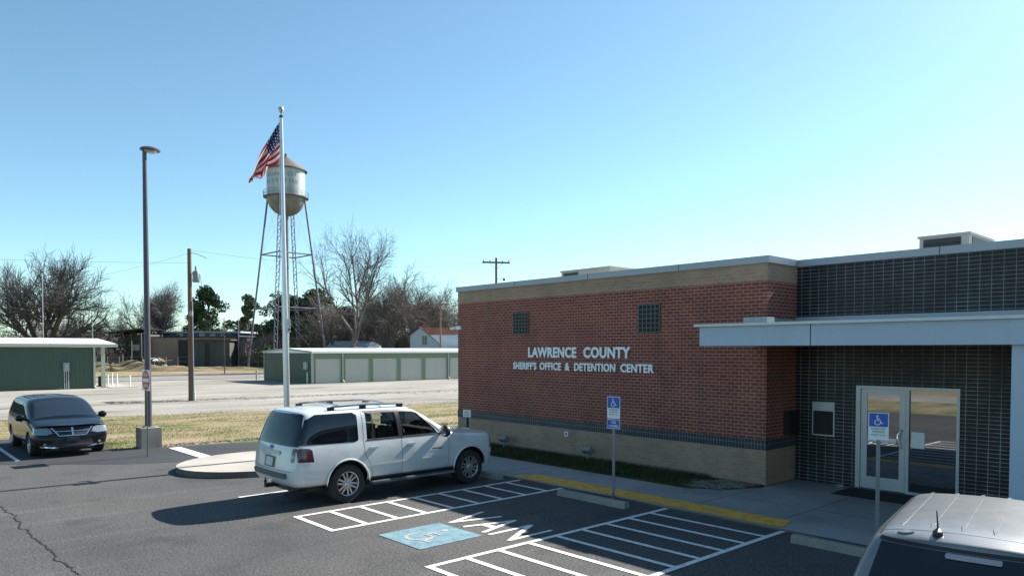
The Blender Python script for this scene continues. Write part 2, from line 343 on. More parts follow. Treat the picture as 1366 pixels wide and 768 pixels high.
# ------------------------------------------------------------------ flat shapes (signs, paint)
def circ(cx, cy, r, n=24, a0=0, a1=360): return [(cx + r*math.cos(R(a0+(a1-a0)*k/n)), cy + r*math.sin(R(a0+(a1-a0)*k/n))) for k in range(n + (0 if a1-a0 == 360 else 1))]
def stroke(pts, w):                              # quads along a polyline
    out = []
    for (a, b), (c, d) in zip(pts, pts[1:]):
        L = math.hypot(c-a, d-b); nx, ny = -(d-b)/L*w/2, (c-a)/L*w/2; ex, ey = (c-a)/L*w*0.25, (d-b)/L*w*0.25
        out.append([(a-ex+nx, b-ey+ny), (a-ex-nx, b-ey-ny), (c+ex-nx, d+ey-ny), (c+ex+nx, d+ey+ny)])
    return out
def arcband(cx, cy, r, w, a0, a1, n=16):
    o = circ(cx, cy, r+w/2, n, a0, a1); i = circ(cx, cy, r-w/2, n, a0, a1)
    return [[o[k], o[k+1], i[k+1], i[k]] for k in range(n)]
def wheelchair():                                # unit square
    w = 0.062; s = [circ(0.40, 0.87, 0.07)]
    P = [[(0.385, 0.77), (0.42, 0.47)], [(0.42, 0.47), (0.64, 0.47)], [(0.64, 0.47), (0.76, 0.20)], [(0.76, 0.20), (0.87, 0.24)], [(0.40, 0.63), (0.60, 0.63)]]
    for k, p in enumerate(P): s.append(('q', k, stroke(p, w)[0]))
    for k, q in enumerate(arcband(0.43, 0.31, 0.225, w, 118, 372)): s.append(q)
    return s
def put2d(mb, shapes, fn):                       # fn maps (u, v, k) -> 3D; k lifts overlapping strokes a hair apart
    for i, s in enumerate(shapes):
        k = 0
        if isinstance(s, tuple): k = s[1] + 1; s = s[2]
        mb.face([fn(u, v, k) for u, v in s])

def text_mesh(txt, width, height, depth, bold=0.0, sp=1.0):
    cu = bpy.data.curves.new('t', 'FONT'); cu.body = txt; cu.extrude = depth/2; cu.offset = bold; cu.space_character = sp; cu.resolution_u = 3
    ob = bpy.data.objects.new('t', cu); COL.objects.link(ob)
    dg = bpy.context.evaluated_depsgraph_get(); me = bpy.data.meshes.new_from_object(ob.evaluated_get(dg))
    bpy.data.objects.remove(ob)
    xs = [v.co.x for v in me.vertices]; ys = [v.co.y for v in me.vertices]
    x0, x1, y0, y1 = min(xs), max(xs), min(ys), max(ys)
    for v in me.vertices:
        v.co.x = (v.co.x - x0) / (x1 - x0) * width; v.co.y = (v.co.y - y0) / (y1 - y0) * height
    me.materials.clear()
    return me
def xform(me, M): me.transform(M); me.update(); return me
ROTX = Matrix.Rotation(R(90), 4, 'X')

# ================================================================== THE SETTING
def sheet(name, poly, z, mat, parent=None, label=None, kind='structure'):
    mb = MB(); mb.face([(x, y, z) for x, y in poly]); o = mb.build(name, mat, parent, label=label)
    if parent is None: o['kind'] = kind
    return o
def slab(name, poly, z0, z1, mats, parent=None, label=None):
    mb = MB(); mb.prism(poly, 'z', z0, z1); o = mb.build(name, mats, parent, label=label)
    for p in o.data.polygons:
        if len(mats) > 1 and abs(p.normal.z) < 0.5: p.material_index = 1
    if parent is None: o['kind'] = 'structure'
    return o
sheet('ground', [(-1200, -1200), (1200, -1200), (1200, 1200), (-1200, 1200)], -0.05, M_earth)
sheet('grass_verge', [(-30.4, -5), (-30.4, -14), (60, -14), (60, -5)], -0.012, M_turf)
sheet('side_street', [(-78, -14), (200, -14), (200, -21), (-78, -21)], -0.01, M_gravel)
sheet('gravel_yard', [(-78.5, -40), (-34.5, -40), (-34.5, 7.0), (-37.5, 8.5), (-35.8, 18), (-33.5, 26), (-32, 34), (-30, 70), (-78.5, 70)], -0.03, M_gravel)
sheet('grass_field', [(-39.0, -12), (-39.2, 4.8), (-38.2, 8.5), (-36.8, 11.4), (-35.4, 18), (-34.2, 26), (-33, 34), (-31, 70), (-20, 70), (-20, -12)], -0.016, M_turf)
sheet('street', [(-92, -120), (-80, -120), (-79, 160), (-91, 160)], -0.02, M_road)
mb = MB(); mb.box(-92.5, -92.1, -120, 160, -0.045, 0.09)
mb.build('street_kerb', M_conc)['kind'] = 'structure'
# asphalt: the lot, the exit lane to the back, the bay where the minivan stands
lot = empty('parking_lot', (0, 0, 0), kind='structure')
NE = [(-24.9, 5.95), (-24.75, 7.4), (-24.5, 8.6), (-24.0, 10.2), (-23.6, 14), (-23.4, 30), (-23.4, 60)]
asph = sheet('asphalt', [(-30.4, -5), (30, -5), (30, 16.5), (-19.4, 16.5), (-19.4, 60)] + NE[::-1] + [(-30.4, 5.95)], 0.0, M_asph, lot)
sheet('newer_asphalt', [(-30.3, 5.6), (-30.3, 0.9), (-24.0, 2.6), (-21.6, 5.4), (-20.9, 6.9), (-20.95, 30), (-23.2, 30), (-23.35, 14), (-23.75, 10.3), (-24.5, 7.4), (-24.9, 5.8)], 0.004, M_asph_new, lot)
mb = MB()                                        # loose gravel rim along the asphalt edge
random.seed(3)
for k in range(900):
    t = random.random() * 26; x = -25.0 + max(0, t-1) * 0.06 if t < 14 else -24.2 + (t-14)*0.06
    x += random.gauss(0, 0.14); y = 5.9 + t
    r = random.uniform(0.012, 0.04)
    mb.prism(circ(x, y, r, 5, random.random()*90, 360 + 0.001), 'z', -0.02, random.uniform(0.01, 0.03))
mb.build('gravel_rim', M_pebble)['kind'] = 'stuff'
# painted lines
def line(x0, y0, x1, y1, w=0.10, z=0.008, mat=None, name='parking_line'):
    mb = MB(); L = math.hypot(x1-x0, y1-y0); nx, ny = -(y1-y0)/L*w/2, (x1-x0)/L*w/2
    mb.face([(x0+nx, y0+ny, z), (x0-nx, y0-ny, z), (x1-nx, y1-ny, z), (x1+nx, y1+ny, z)])
    return mb.build(name, mat or M_paint, lot)
def hatch(xa, xb, ys, y0, y1, label):
    mb = MB(); w = 0.10; z = 0.008
    def q(a, b, c, d): mb.face([(a, c, z), (b, c, z), (b, d, z), (a, d, z)])
    q(xa-w/2, xa+w/2, y0, y1); q(xb-w/2, xb+w/2, y0, y1)
    q(xa+w/2, xb-w/2, y0, y0+w)
    for y in ys: q(xa+w/2, xb-w/2, y-w/2, y+w/2)
    mb.build('crosshatch', M_paint, lot, label=label)
hatch(-12.62, -11.24, [6.08+0.645*k for k in range(1, 9)], 5.99, 11.72, 'narrow white crosshatched aisle beside the white SUV')
hatch(-8.42, -6.02, [6.08+0.635*k for k in range(1, 9)], 5.99, 11.72, 'wide white crosshatched aisle in the foreground')
line(-15.1, 5.95, -15.1, 11.6); line(-3.25, 5.95, -3.25, 11.6); line(-0.5, 5.95, -0.5, 11.6); line(2.3, 5.95, 2.3, 11.6)
line(-24.2, 7.5, -21.0, 7.5, 0.36, 0.012)
line(-29.4, 3.35, -24.2, 3.35, 0.11, 0.012); line(-29.4, 0.6, -24.2, 0.6, 0.11, 0.012)
line(-18.0, 8.62, -15.16, 8.62, 0.1)
# blue square with the wheelchair symbol, and the word VAN
mb = MB(); mb.face([(-10.46, 6.46, .008), (-9.25, 6.46, .008), (-9.25, 7.72, .008), (-10.46, 7.72, .008)])
sq = mb.build('painted_square', M_bluepaint, lot, label='blue painted square with faded white wheelchair symbol')
mb = MB(); put2d(mb, wheelchair(), lambda u, v, k: (-10.30 + u*0.92, 6.60 + v*0.98, 0.0125 + k*0.0004)); mb.build('wheelchair_symbol', M_fadepaint, sq)
mb = MB()
def letter(shapes, x0, y0, w, h):
    for i, p in enumerate(shapes):
        for s in stroke(p, 0.16): mb.face([(x0 + a*w, y0 + b*h, 0.0085 + i*0.0006) for a, b in s])
letter([[(0.0, 1), (0.5, 0)], [(1, 1), (0.5, 0)]], -10.60, 7.92, 0.52, 0.92)
letter([[(0.0, 0), (0.5, 1)], [(1, 0), (0.5, 1)], [(0.2, 0.36), (0.8, 0.36)]], -9.93, 7.90, 0.52, 0.92)
letter([[(0.0, 0), (0.0, 1)], [(0, 1), (1, 0)], [(1, 0), (1, 1)]], -9.22, 7.88, 0.50, 0.92)
mb.build('painted_word', M_paint, lot, label='white word VAN painted half in the shade')
# long sealed crack and oil spots
random.seed(11); mb = MB(); P = []
y = 2.13
for k in range(150):
    x = -17.4 + k*0.07; y += random.gauss(0, 0.022) - (y-2.14)*0.12; P.append((x, y))
for i, (a, b) in enumerate(zip(P, P[1:])):
    w = 0.006 + 0.012*random.random()
    mb.face([(a[0], a[1]-w, .006), (b[0], b[1]-w, .006), (b[0], b[1]+w, .006), (a[0], a[1]+w, .006)])
mb.build('crack', M_crack, lot)
# kerbed island running back to the walk (the flagpole stands on it)
nose = [(-18.9 + 1.85*math.cos(R(a)), 8.3 + 2.35*math.sin(R(a))) for a in range(180, 361, 10)]
isl = slab('island', nose + [(-17.05, 13.6), (-20.75, 13.6)], -0.02, 0.15, [M_conc, M_curb])
mb = MB(); mb.box(-20.74, -17.06, 11.0, 11.02, .151, .153); mb.box(-20.70, -17.1, 8.6, 8.616, .151, .153)
mb.build('joint', M_crack, isl)
slab('sidewalk', [(-17.04, 11.74), (2, 11.74), (30, 11.74), (30, 16.55), (-8.2, 16.55), (-8.2, 14.95), (-8.55, 14.2), (-9.3, 13.64), (-17.04, 13.64)], -0.02, 0.035, [M_walk, M_curb])
mb = MB()
for x in [-15.4, -13.6, -11.8, -10.0, -8.2, -6.4, -4.6, -2.8, -1.0]: mb.box(x, x+.012, 11.76, 13.62 if x < -8.3 else 16.5, .036, .038)
mb.box(-8.1, 8, 13.62, 13.632, .0365, .0385)
mb.build('sidewalk_joint', M_curb)['kind'] = 'structure'
sheet('warning_strip', [(-13.05, 11.82), (-6.08, 11.82), (-6.22, 12.42), (-12.8, 12.42)], 0.041, M_yellow)
# planting bed along the wall
slab('planting_bed', [(-22, 13.66), (-9.35, 13.66), (-8.60, 14.22), (-8.27, 14.95), (-8.27, 15.2), (-22, 15.2)], -0.02, 0.05, [M_bed])
sheet('pebble_patch', [(-9.7, 13.86), (-9.2, 13.78), (-8.66, 14.28), (-8.32, 14.95), (-8.32, 15.19), (-9.1, 15.19), (-9.6, 14.5)], 0.056, M_pebble)
random.seed(5); mb = MB()
for k in range(420):
    x = random.uniform(-9.9, -8.35); y = random.uniform(13.85, 15.15)
    if (x > -8.6 and y < 14.4) or (x < -9.3 and y > 14.7): continue
    r = random.uniform(0.012, 0.035); M = Matrix.Translation((x, y, 0.06)) @ Matrix.Rotation(random.random()*6, 4, 'Z') @ Matrix.Diagonal((r*1.5, r, r*0.7, 1))
    mb.lathe([(0, -1), (0.8, -0.6), (1, 0), (0.7, 0.7), (0, 1)], 6, M)
mb.build('pebbles', M_pebble, smooth=True)['kind'] = 'stuff'
# grass: blades over field and bed
def blades(name, n, xf, yf, hmin, hmax, w, mat, z=0.0, seed=1, ok=None, lean=0.5):
    random.seed(seed); V = []; Fc = []
    for k in range(n):
        y = yf(random.random()); x = xf(random.random(), y)
        if ok and not ok(x, y): continue
        h = random.uniform(hmin, hmax); a = random.random()*6.283; lx, ly = math.cos(a), math.sin(a); t = random.random()*lean*h; b = random.random()*6.283
        i = len(V); V += [(x-lx*w, y-ly*w, z), (x+lx*w, y+ly*w, z), (x+math.cos(b)*t, y+math.sin(b)*t, z+h)]; Fc.append((i, i+1, i+2))
    o = rawmesh(name, V, Fc, mat); o['kind'] = 'stuff'; return o
def tuft(x, y):
    return math.sin(x*1.7+y*0.6) + math.sin(y*1.1-x*0.5+2) + random.gauss(0, 0.8) > -0.6
blades('field_grass', 60000, lambda r, y: -25.1 + (y-6)*0.05 - r*12.5, lambda r: 5.9 + r*r*26, 0.012, 0.050, 0.009, M_blade, -0.016, 2, tuft, 0.9)
blades('field_grass', 12000, lambda r, y: -30.4 - r*8.5, lambda r: -3 + r*9, 0.012, 0.050, 0.009, M_blade, -0.016, 3, tuft, 0.9)
blades('bed_grass', 26000, lambda r, y: -20 + r*10.6, lambda r: 13.68 + r*1.5, 0.04, 0.13, 0.006, M_blade2, 0.05, 4, lambda x, y: x < -9.6 or y < 13.9+(-x-9)*0.5, 0.7)
# dead leaves near the utility pole, also strewn to imitate the wire's cast shadow
random.seed(9); V = []; Fc = []
for k in range(1500):
    t = random.random()**1.6; y = 11 + t*26; x = -47.0 + 0.16*(y-15) + random.gauss(0, 0.22 + 0.5*abs(math.sin(y*0.9))); s = random.uniform(.03, .09); a = random.random()*6.28
    i = len(V); V += [(x+s*math.cos(a), y+s*math.sin(a), -0.022), (x+s*math.cos(a+2.1), y+s*math.sin(a+2.1), -0.0), (x+s*math.cos(a+4.2), y+s*math.sin(a+4.2), -0.018)]; Fc.append((i, i+1, i+2))
rawmesh('litter_and_wire_shade', V, Fc, M_leafb)['kind'] = 'stuff'
# dirt mound beyond the street
def mound(name, cx, cy, lx, ly, h, rz, seed):
    random.seed(seed); ph = [random.random()*6 for _ in range(6)]; n = 34; V = []; Fc = []
    for j in range(n+1):
        for i in range(n+1):
            u = i/n*2-1; v = j/n*2-1
            b = max(0, 1-u*u)**0.9 * max(0, 1-v*v)**0.9
            z = h*b*(0.75 + 0.25*math.sin(u*7+ph[0])*math.cos(v*3+ph[1]) + 0.2*math.sin(u*15+ph[2]+v*5)) + random.uniform(-.05, .05)*b
            x, y = u*lx, v*ly; V.append((cx + x*math.cos(rz)-y*math.sin(rz), cy + x*math.sin(rz)+y*math.cos(rz), -0.08+z))
    for j in range(n):
        for i in range(n): a = j*(n+1)+i; Fc.append((a, a+1, a+n+2, a+n+1))
    rawmesh(name, V, Fc, M_dirt, smooth=True)['kind'] = 'structure'
x, y = WL(-60, 110); mound('dirt_mound', x, y, 15, 5, 1.5, ROT_F, 1)
x, y = WL(-48, 116); mound('dirt_mound', x, y, 12, 5, 0.55, ROT_F, 2)

# ================================================================== SHERIFF'S OFFICE
BX0, BX1, BY, DY, TOP = -19.5, -8.25, 15.22, 16.6, 5.05
B = empty('office_building', (BX0, BY, 0), label='single storey brick office with grey canopy and glass entrance', cat='building')
def bpart(mb, name, mat, parent=B, **k):
    for v in mb.bm.verts: v.co -= Vector((BX0, BY, 0))
    return mb.build(name, mat, parent, **k)
def axismats(o):                                 # slot 0 faces along y, slot 1 faces along x
    for p in o.data.polygons: p.material_index = 1 if abs(p.normal.x) > 0.7 else 0
    return o
YB = 34.0
axismats(bpart(MB().box(BX0, BX1, BY, YB, 1.06, 4.66), 'brick_wall', [M_red['x'], M_red['y']]))
axismats(bpart(MB().box(BX0+.0, BX1, BY, YB, 4.66, TOP), 'brick_band', [M_tan['x'], M_tan['y']]))
axismats(bpart(MB().box(BX0-.012, BX1+.012, BY-.012, YB, 0.83, 1.06), 'soldier_course', [M_sold['x'], M_sold['y']]))
axismats(bpart(MB().box(BX0-.004, BX1+.004, BY-.004, YB, -0.05, 0.83), 'base_wall', [M_tan['x'], M_tan['y']]))
mb = MB(); EX = 14.0
mb.box(BX1+.006, -6.84, DY, YB, -.05, 2.31); mb.box(-4.78, EX, DY, YB, -.05, 2.31); mb.box(BX1+.006, EX, DY, YB, 2.31, TOP)
bpart(mb, 'glazed_wall', M_glaz)
mb = MB(); mb.box(BX0-.05, BX1+.05, BY-.05, YB, TOP+.001, 5.21); mb.box(BX1+.052, EX, DY-.05, YB, TOP+.001, 5.212)
bpart(mb, 'coping', M_coping, bevel=.012)
mb = MB(); mb.box(BX0+.2, BX1-.2, BY+.2, YB-.3, 5.213, 5.217); bpart(mb, 'roof', M_roofmem)
for x in (-17.9, -9.97): bpart(MB().box(x-.007, x+.007, BY-.006, BY-.001, 1.07, 4.65), 'control_joint', M_grille)
# wall vents: steel grilles in dark openings
for (x0, x1, z0, z1) in ((-16.70, -16.02, 3.59, 4.22), (-11.84, -11.18, 3.55, 4.26)):
    f = bpart(MB().box(x0, x1, BY-.010, BY-.002, z0, z1), 'vent', M_dark)
    mb = MB()
    for k in range(6): xx = x0 + (x1-x0)*k/5; mb.box(xx-.016, xx+.016, BY-.028, BY-.012, z0, z1)
    for k in range(7): zz = z0 + (z1-z0)*k/6; mb.box(x0-.016, x1+.016, BY-.040, BY-.0285, zz-.014, zz+.014)
    bpart(mb, 'grille', M_grille, f)
# raised lettering
def wall_text(t, x0, x1, z0, z1, bold):
    me = text_mesh(t, x1-x0, z1-z0, 0.035, bold, 1.08); xform(me, Matrix.Translation((x0-BX0, -0.032, z0)) @ ROTX)
    link('lettering', me, M_letter, B)
wall_text('LAWRENCE', -16.0, -14.02, 2.87, 3.18, 0.04); wall_text('COUNTY', -13.75, -12.09, 2.87, 3.18, 0.04)
def word_row(words, z0, z1):
    for w, x0, x1 in words: wall_text(w, x0, x1, z0, z1, 0.036)
word_row([("SHERIFF'S", -16.67, -15.64), ('OFFICE', -15.50, -14.62), ('&', -14.46, -14.28), ('DETENTION', -14.10, -12.60), ('CENTER', -12.42, -11.33)], 2.50, 2.73)
# wall fittings
mb = MB(); mb.box(-14.49, -14.35, BY-.03, BY-.006, .61, .75); o = bpart(mb, 'outlet_cover', M_signwhite, bevel=.006)
mb = MB(); mb.box(-14.45, -14.39, BY-.036, BY-.031, .65, .71); bpart(mb, 'outlet_lid', M_signblue, o)
mb = MB(); mb.box(BX0-.01, BX0+.22, BY-.09, BY-.004, 3.78, 3.90); mb.tube([(BX0-.02, BY-.08, 3.84), (BX0-.22, BY-.14, 3.81)], .05, 10)
bpart(mb, 'wall_camera', M_white, bevel=.01)
mb = MB(); mb.box(BX1+.002, BX1+.14, 16.02, 16.5, 1.12, 1.66); bpart(mb, 'mail_box', M_black, bevel=.015)
# notice board beside the door
f = bpart(MB().box(-7.83, -7.31, DY-.03, DY-.004, 1.12, 1.90), 'notice_board', M_alum, bevel=.004)
mb = MB(); mb.box(-7.80, -7.34, DY-.038, DY-.031, 1.15, 1.69); bpart(mb, 'board_panel', M_black, f)
mb = MB(); mb.box(-7.81, -7.33, DY-.040, DY-.031, 1.715, 1.885); bpart(mb, 'board_header', M_alum, f)
# entrance
fr = MB(); y0, y1 = DY-.02, DY+.09
fr.box(-6.84, -6.74, y0, y1, 0.03, 2.31); fr.box(-4.835, -4.78, y0, y1, 0.03, 2.31)
fr.box(-6.74, -4.835, y0, y1, 2.245, 2.31); fr.box(-5.80, -5.735, y0, y1, .03, 2.245); fr.box(-5.735, -4.835, y0, y1, .03, .075)
fr = bpart(fr, 'door_frame', M_alum, bevel=.004)
bpart(MB().box(-5.73, -4.84, DY+.03, DY+.045, .08, 2.24), 'side_light', M_doorglass, fr)
dr = MB(); a, b_ = DY+.0, DY+.045
dr.box(-6.73, -6.60, a, b_, .045, 2.24); dr.box(-5.93, -5.81, a, b_, .045, 2.24); dr.box(-6.60, -5.93, a, b_, 2.12, 2.24); dr.box(-6.60, -5.93, a, b_, .045, .31)
dr = bpart(dr, 'door', M_alum, bevel=.004)
bpart(MB().box(-6.60, -5.93, DY+.015, DY+.03, .31, 2.12), 'door_pane', M_doorglass, dr)
bpart(MB().tube([(-5.88, DY-.0, 1.00), (-5.89, DY-.06, 1.02), (-5.93, DY-.09, 1.10), (-5.93, DY-.09, 1.28), (-5.89, DY-.06, 1.36), (-5.88, DY-.0, 1.38)], .019, 8), 'door_handle', M_chrome, dr, smooth=True)
bpart(MB().box(-5.70, -5.44, DY+.020, DY+.026, 1.02, 1.36), 'paper_notice', M_paper, fr)
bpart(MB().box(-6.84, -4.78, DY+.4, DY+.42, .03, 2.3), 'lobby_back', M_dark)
# canopy with its posts
ca = MB(); ca.box(-8.55, 4.2, 13.0, 13.06, 3.18, 3.57); ca.box(-8.55, -8.49, 13.062, 15.2, 3.18, 3.57); ca.box(4.14, 4.2, 13.062, 16.55, 3.18, 3.57)
ca = bpart(ca, 'canopy', M_canopy)
mb = MB(); mb.box(-8.64, 4.29, 12.92, 15.20, 3.572, 3.625); mb.box(-8.235, 4.29, 15.201, 16.58, 3.572, 3.626)
bpart(mb, 'canopy_cap', M_alum, ca, bevel=.008)
mb = MB(); mb.box(-8.48, 4.13, 13.07, 15.2, 3.20, 3.23); mb.box(-8.235, 4.13, 15.201, 16.58, 3.20, 3.231); bpart(mb, 'soffit', M_soffit, ca)
mb = MB(); mb.box(-8.23, 4.2, 16.50, 16.585, 3.63, 3.86); mb.box(-8.234, -8.16, 15.24, 16.49, 3.63, 3.80); mb.box(-7.56, -7.06, 13.02, 13.3, 3.628, 3.735); bpart(mb, 'flashing', M_coping, ca)
for x in (-3.09, 3.9): bpart(MB().box(x, x+.23, 13.10, 13.33, 0.036, 3.199), 'canopy_post', M_canopy, ca, bevel=.012)
for x in (-6.2, -3.1, 0.2): bpart(MB().box(x, x+.012, 12.994, 12.999, 3.18, 3.57), 'fascia_seam', M_dark, ca)
bpart(MB().box(-2.97-.13, -2.97+.145, 12.985, 12.993, 3.18, 3.57), 'fascia_plate', M_canopy, ca)
for x in (-16.6, -13.6, -10.6): bpart(MB().box(x, x+.012, BY-.055, BY-.051, TOP+.003, 5.209), 'coping_seam', M_dark)
for x in (-5.2, -2.2, .8): bpart(MB().box(x, x+.012, DY-.055, DY-.051, TOP+.003, 5.209), 'coping_seam', M_dark)
# rooftop units
def hvac(x0, x1, y0, y1, z1, label, front, side):
    e = empty('rooftop_unit', (x0, y0, 5.22), label=label, cat='air conditioner')
    mb = MB(); mb.box(0, x1-x0, 0, y1-y0, 0, z1-5.22); mb.build('casing', M_hvac, e, bevel=.01)
    mb = MB(); mb.box(-.04, x1-x0+.04, -.04, y1-y0+.04, z1-5.219, z1-5.16); mb.build('lid', M_hvac, e, bevel=.01)
    a, b_ = front; mb = MB(); mb.box(a, b_, -.012, -.002, .1, z1-5.26); lv = mb.build('louvre', M_louver, e)
    mb = MB()
    for k in range(5): z = .14 + k*(z1-5.44)/5; mb.box(a+.02, b_-.02, -.03, -.013, z, z+.03)
    mb.build('louvre_blade', M_trim, lv)
    c, d = side; mb = MB(); mb.box(x1-x0+.002, x1-x0+.012, c, d, .1, z1-5.26); mb.build('louvre', M_louver, e)
hvac(-19.25, -16.85, 20, 22.6, 6.02, 'low beige rooftop unit with a dark louvre behind the brick parapet', (.12, .86), (1.6, 2.3))
hvac(-7.08, -5.92, 21, 23.0, 6.03, 'beige rooftop unit with dark front louvre above the glazed wall', (.10, .98), (.25, 1.8))
# door mat and the stone beside the door
tag(MB().box(-6.85, -4.9, 15.40, 16.42, .037, .047).build('door_mat', M_mat), 'black rubber mat on the walk in front of the glass door', 'mat')
random.seed(2); mb = MB(); mb.lathe([(0, 0), (.07, .0), (.085, .03), (.06, .06), (0, .075)], 9, Matrix.Translation((-7.05, 16.3, .036)) @ Matrix.Diagonal((1.2, .8, 1, 1)))
tag(mb.build('door_stop_stone', M_block, smooth=True), 'small grey stone on the walk left of the door mat', 'stone')

# ================================================================== STREET FURNITURE
def sign_post(x, y, label, rz, top, van):
    e = empty('accessible_parking_sign', (x, y, 0.0), rz, label, 'sign', 'accessible parking signs')
    mb = MB(); mb.prism([(-.032, -.012), (.032, -.012), (.032, -.004), (.012, -.004), (.012, .020), (-.012, .020), (-.012, -.004), (-.032, -.004)], 'z', -.05, top-.02)
    mb.build('post', M_post, e)
    p = MB(); p.box(-.155, .155, -.0185, -.0135, top-.455, top); p = p.build('sign_plate', M_signwhite, e, bevel=.002)
    mb = MB(); mb.box(-.143, .143, -.0205, -.0187, top-.235, top-.012); bl = mb.build('blue_field', M_signblue, p)
    mb = MB(); put2d(mb, wheelchair(), lambda u, v, k: (-.095+u*.19, -.0212-k*.0003, top-.22+v*.19)); mb.build('wheelchair_symbol', M_signwhite, bl)
    def tx(t, w, h, z, mat, par):
        me = text_mesh(t, w, h, 0.001, .012); xform(me, Matrix.Translation((-w/2, -.0208, z)) @ ROTX); link('wording', me, mat, par)
    tx('RESERVED', .22, .034, top-.285, M_signtext, p); tx('PARKING', .19, .034, top-.335, M_signtext, p); tx('PERMIT ONLY', .23, .026, top-.385, M_signtext, p)
    if van:
        q = MB(); q.box(-.155, .155, -.0185, -.0135, top-.665, top-.475); q = q.build('van_plate', M_signwhite, e, bevel=.002)
        mb = MB(); mb.box(-.145, .145, -.0205, -.0187, top-.655, top-.485); fb = mb.build('blue_field', M_signblue, q)
        for t, w, z in (('VAN', .12, top-.56), ('ACCESSIBLE', .24, top-.635)):
            me = text_mesh(t, w, .052, 0.001, .015); xform(me, Matrix.Translation((-w/2, -.0215, z)) @ ROTX); link('wording', me, M_signwhite, fb)
    for z in (top-.06, top-.40):
        MB().tube([(0, -.026, z), (0, -.018, z)], .007, 8).build('bolt', M_galv, e)
sign_post(-9.74, 11.70, 'blue and white accessible parking sign with small van plate behind the wheel stop', R(8), 2.13, True)
sign_post(-4.83, 12.62, 'blue and white accessible parking sign in front of the glass door', R(10), 2.06, False)
# small reserved sign near the bonnet of the white SUV
e = empty('reserved_sign', (-17.35, 13.9, .05), R(12), 'small white sign on a black post beside the wall above the SUV bonnet', 'sign')
MB().box(-.028, .028, -.02, .02, -.05, 1.06).build('post', M_black, e, bevel=.004)
p = MB().box(-.15, .15, -.03, -.022, 1.0, 1.22).build('sign_plate', M_signwhite, e, bevel=.003)
mb = MB()
for k in range(3): mb.box(-.10, .10, -.0335, -.0305, 1.04+k*.055, 1.062+k*.055)
mb.build('text_line', M_signtext, p)
# ground floodlights in the bed
for i, (x, y, lb) in enumerate(((-16.75, 14.85, 'grey ground floodlight in the bed nearer the SUV bonnet'), (-13.3, 14.85, 'grey ground floodlight in the bed below the lettering'))):
    e = empty('floodlight', (x, y, .05), 0, lb, 'floodlight', 'floodlights along the wall')
    MB().tube([(0, 0, -.05), (0, 0, .20)], .022, 8).build('stem', M_can, e, smooth=True)
    MB().box(-.05, .05, -.03, .03, .18, .22).build('junction_box', M_can, e, bevel=.006)
    h = MB(); Mh = Matrix.Translation((0, 0, .30)) @ Matrix.Rotation(R(-38), 4, 'X'); h.box(-.155, .155, -.10, .10, -.07, .06, Mh)
    h.box(-.17, .17, -.115, .115, .06, .075, Mh); h = h.build('lamp_housing', M_can, e, bevel=.012)
    g = MB(); g.box(-.13, .13, -.08, .08, .076, .080, Mh); g.build('lens', M_lamp, h)
# concrete wheel stops
def wheel_stop(x, y, label, L=1.83, rz=0):
    e = empty('wheel_stop', (x, y, 0), rz, label, 'wheel stop', 'concrete wheel stops')
    mb = MB(); mb.prism([(-.09, 0.0), (.09, 0.0), (.075, .09), (.05, .125), (-.05, .125), (-.075, .09)], 'x', -L/2, L/2)
    mb.build('stop_body', M_block, e, bevel=.012)
    for s in (-.6, .6): MB().tube([(s, 0, .12), (s, 0, .129)], .014, 8).build('steel_pin', M_crack, e)
wheel_stop(-9.87, 11.16, 'concrete wheel stop below the sign with the van plate')
wheel_stop(-4.68, 11.22, 'concrete wheel stop between the wide crosshatch and the silver SUV')
wheel_stop(-13.9, 11.42, 'concrete wheel stop at the front tyre of the white SUV')
wheel_stop(-1.9, 11.22, 'concrete wheel stop in front of the silver SUV')
# parking lot lamp on a concrete block
e = empty('lamp_post', (-24.85, 6.93, 0), 0, 'tall slim lot lamp on a square concrete block at the grass edge', 'lamp post')
MB().box(-.30, .30, -.30, .30, -.1, .64).build('concrete_base', M_block, e, bevel=.018)
MB().box(-.16, .16, -.16, .16, .641, .665).build('base_plate', M_galv, e, bevel=.006)
for sx in (-.11, .11):
    for sy in (-.11, .11): MB().tube([(sx, sy, .66), (sx, sy, .70)], .016, 6).build('anchor_bolt', M_galv, e)
MB().tube([(0, 0, .66), (0, 0, 9.36)], [.105, .062], 20).build('pole', M_bronze, e, smooth=True)
h = MB(); Mh = Matrix.Translation((0.02, .16, 9.40)) @ Matrix.Diagonal((.75, 1.0, 1, 1))
h.lathe([(0, .10), (.12, .095), (.25, .06), (.31, .01), (.30, -.03), (0, -.03)], 20, Mh); h = h.build('lamp_head', M_bronze, e, smooth=True)
MB().lathe([(.20, -.031), (.19, -.08), (.10, -.10), (0, -.10)], 16, Mh).build('lamp_lens', M_lamp, h, smooth=True)
# DO NOT ENTER sign
e = empty('do_not_enter_sign', (-22.72, 6.30, 0), R(4), 'red and white DO NOT ENTER sign on thin green post at the lane mouth', 'sign')
MB().prism([(-.028, -.008), (.028, -.008), (.028, 0), (.01, .012), (-.01, .012), (-.028, 0)], 'z', -.1, 2.50).build('post', M_greenpost, e)
p = MB().box(-.30, .30, -.020, -.014, 1.92, 2.52).build('sign_plate', M_signwhite, e, bevel=.003)
mb = MB(); mb.prism([(a, b_+2.22) for a, b_ in circ(0, 0, .285, 40)], 'y', -.0235, -.0205); rd = mb.build('red_disc', M_signred, p)
MB().box(-.235, .235, -.0262, -.0238, 2.17, 2.27).build('white_bar', M_signwhite, rd)
for t, w, z in (('DO NOT', .30, 2.335), ('ENTER', .30, 2.02)):
    me = text_mesh(t, w, .085, 0.001, .02); xform(me, Matrix.Translation((-w/2, -.0248, z)) @ ROTX); link('wording', me, M_signwhite, rd)
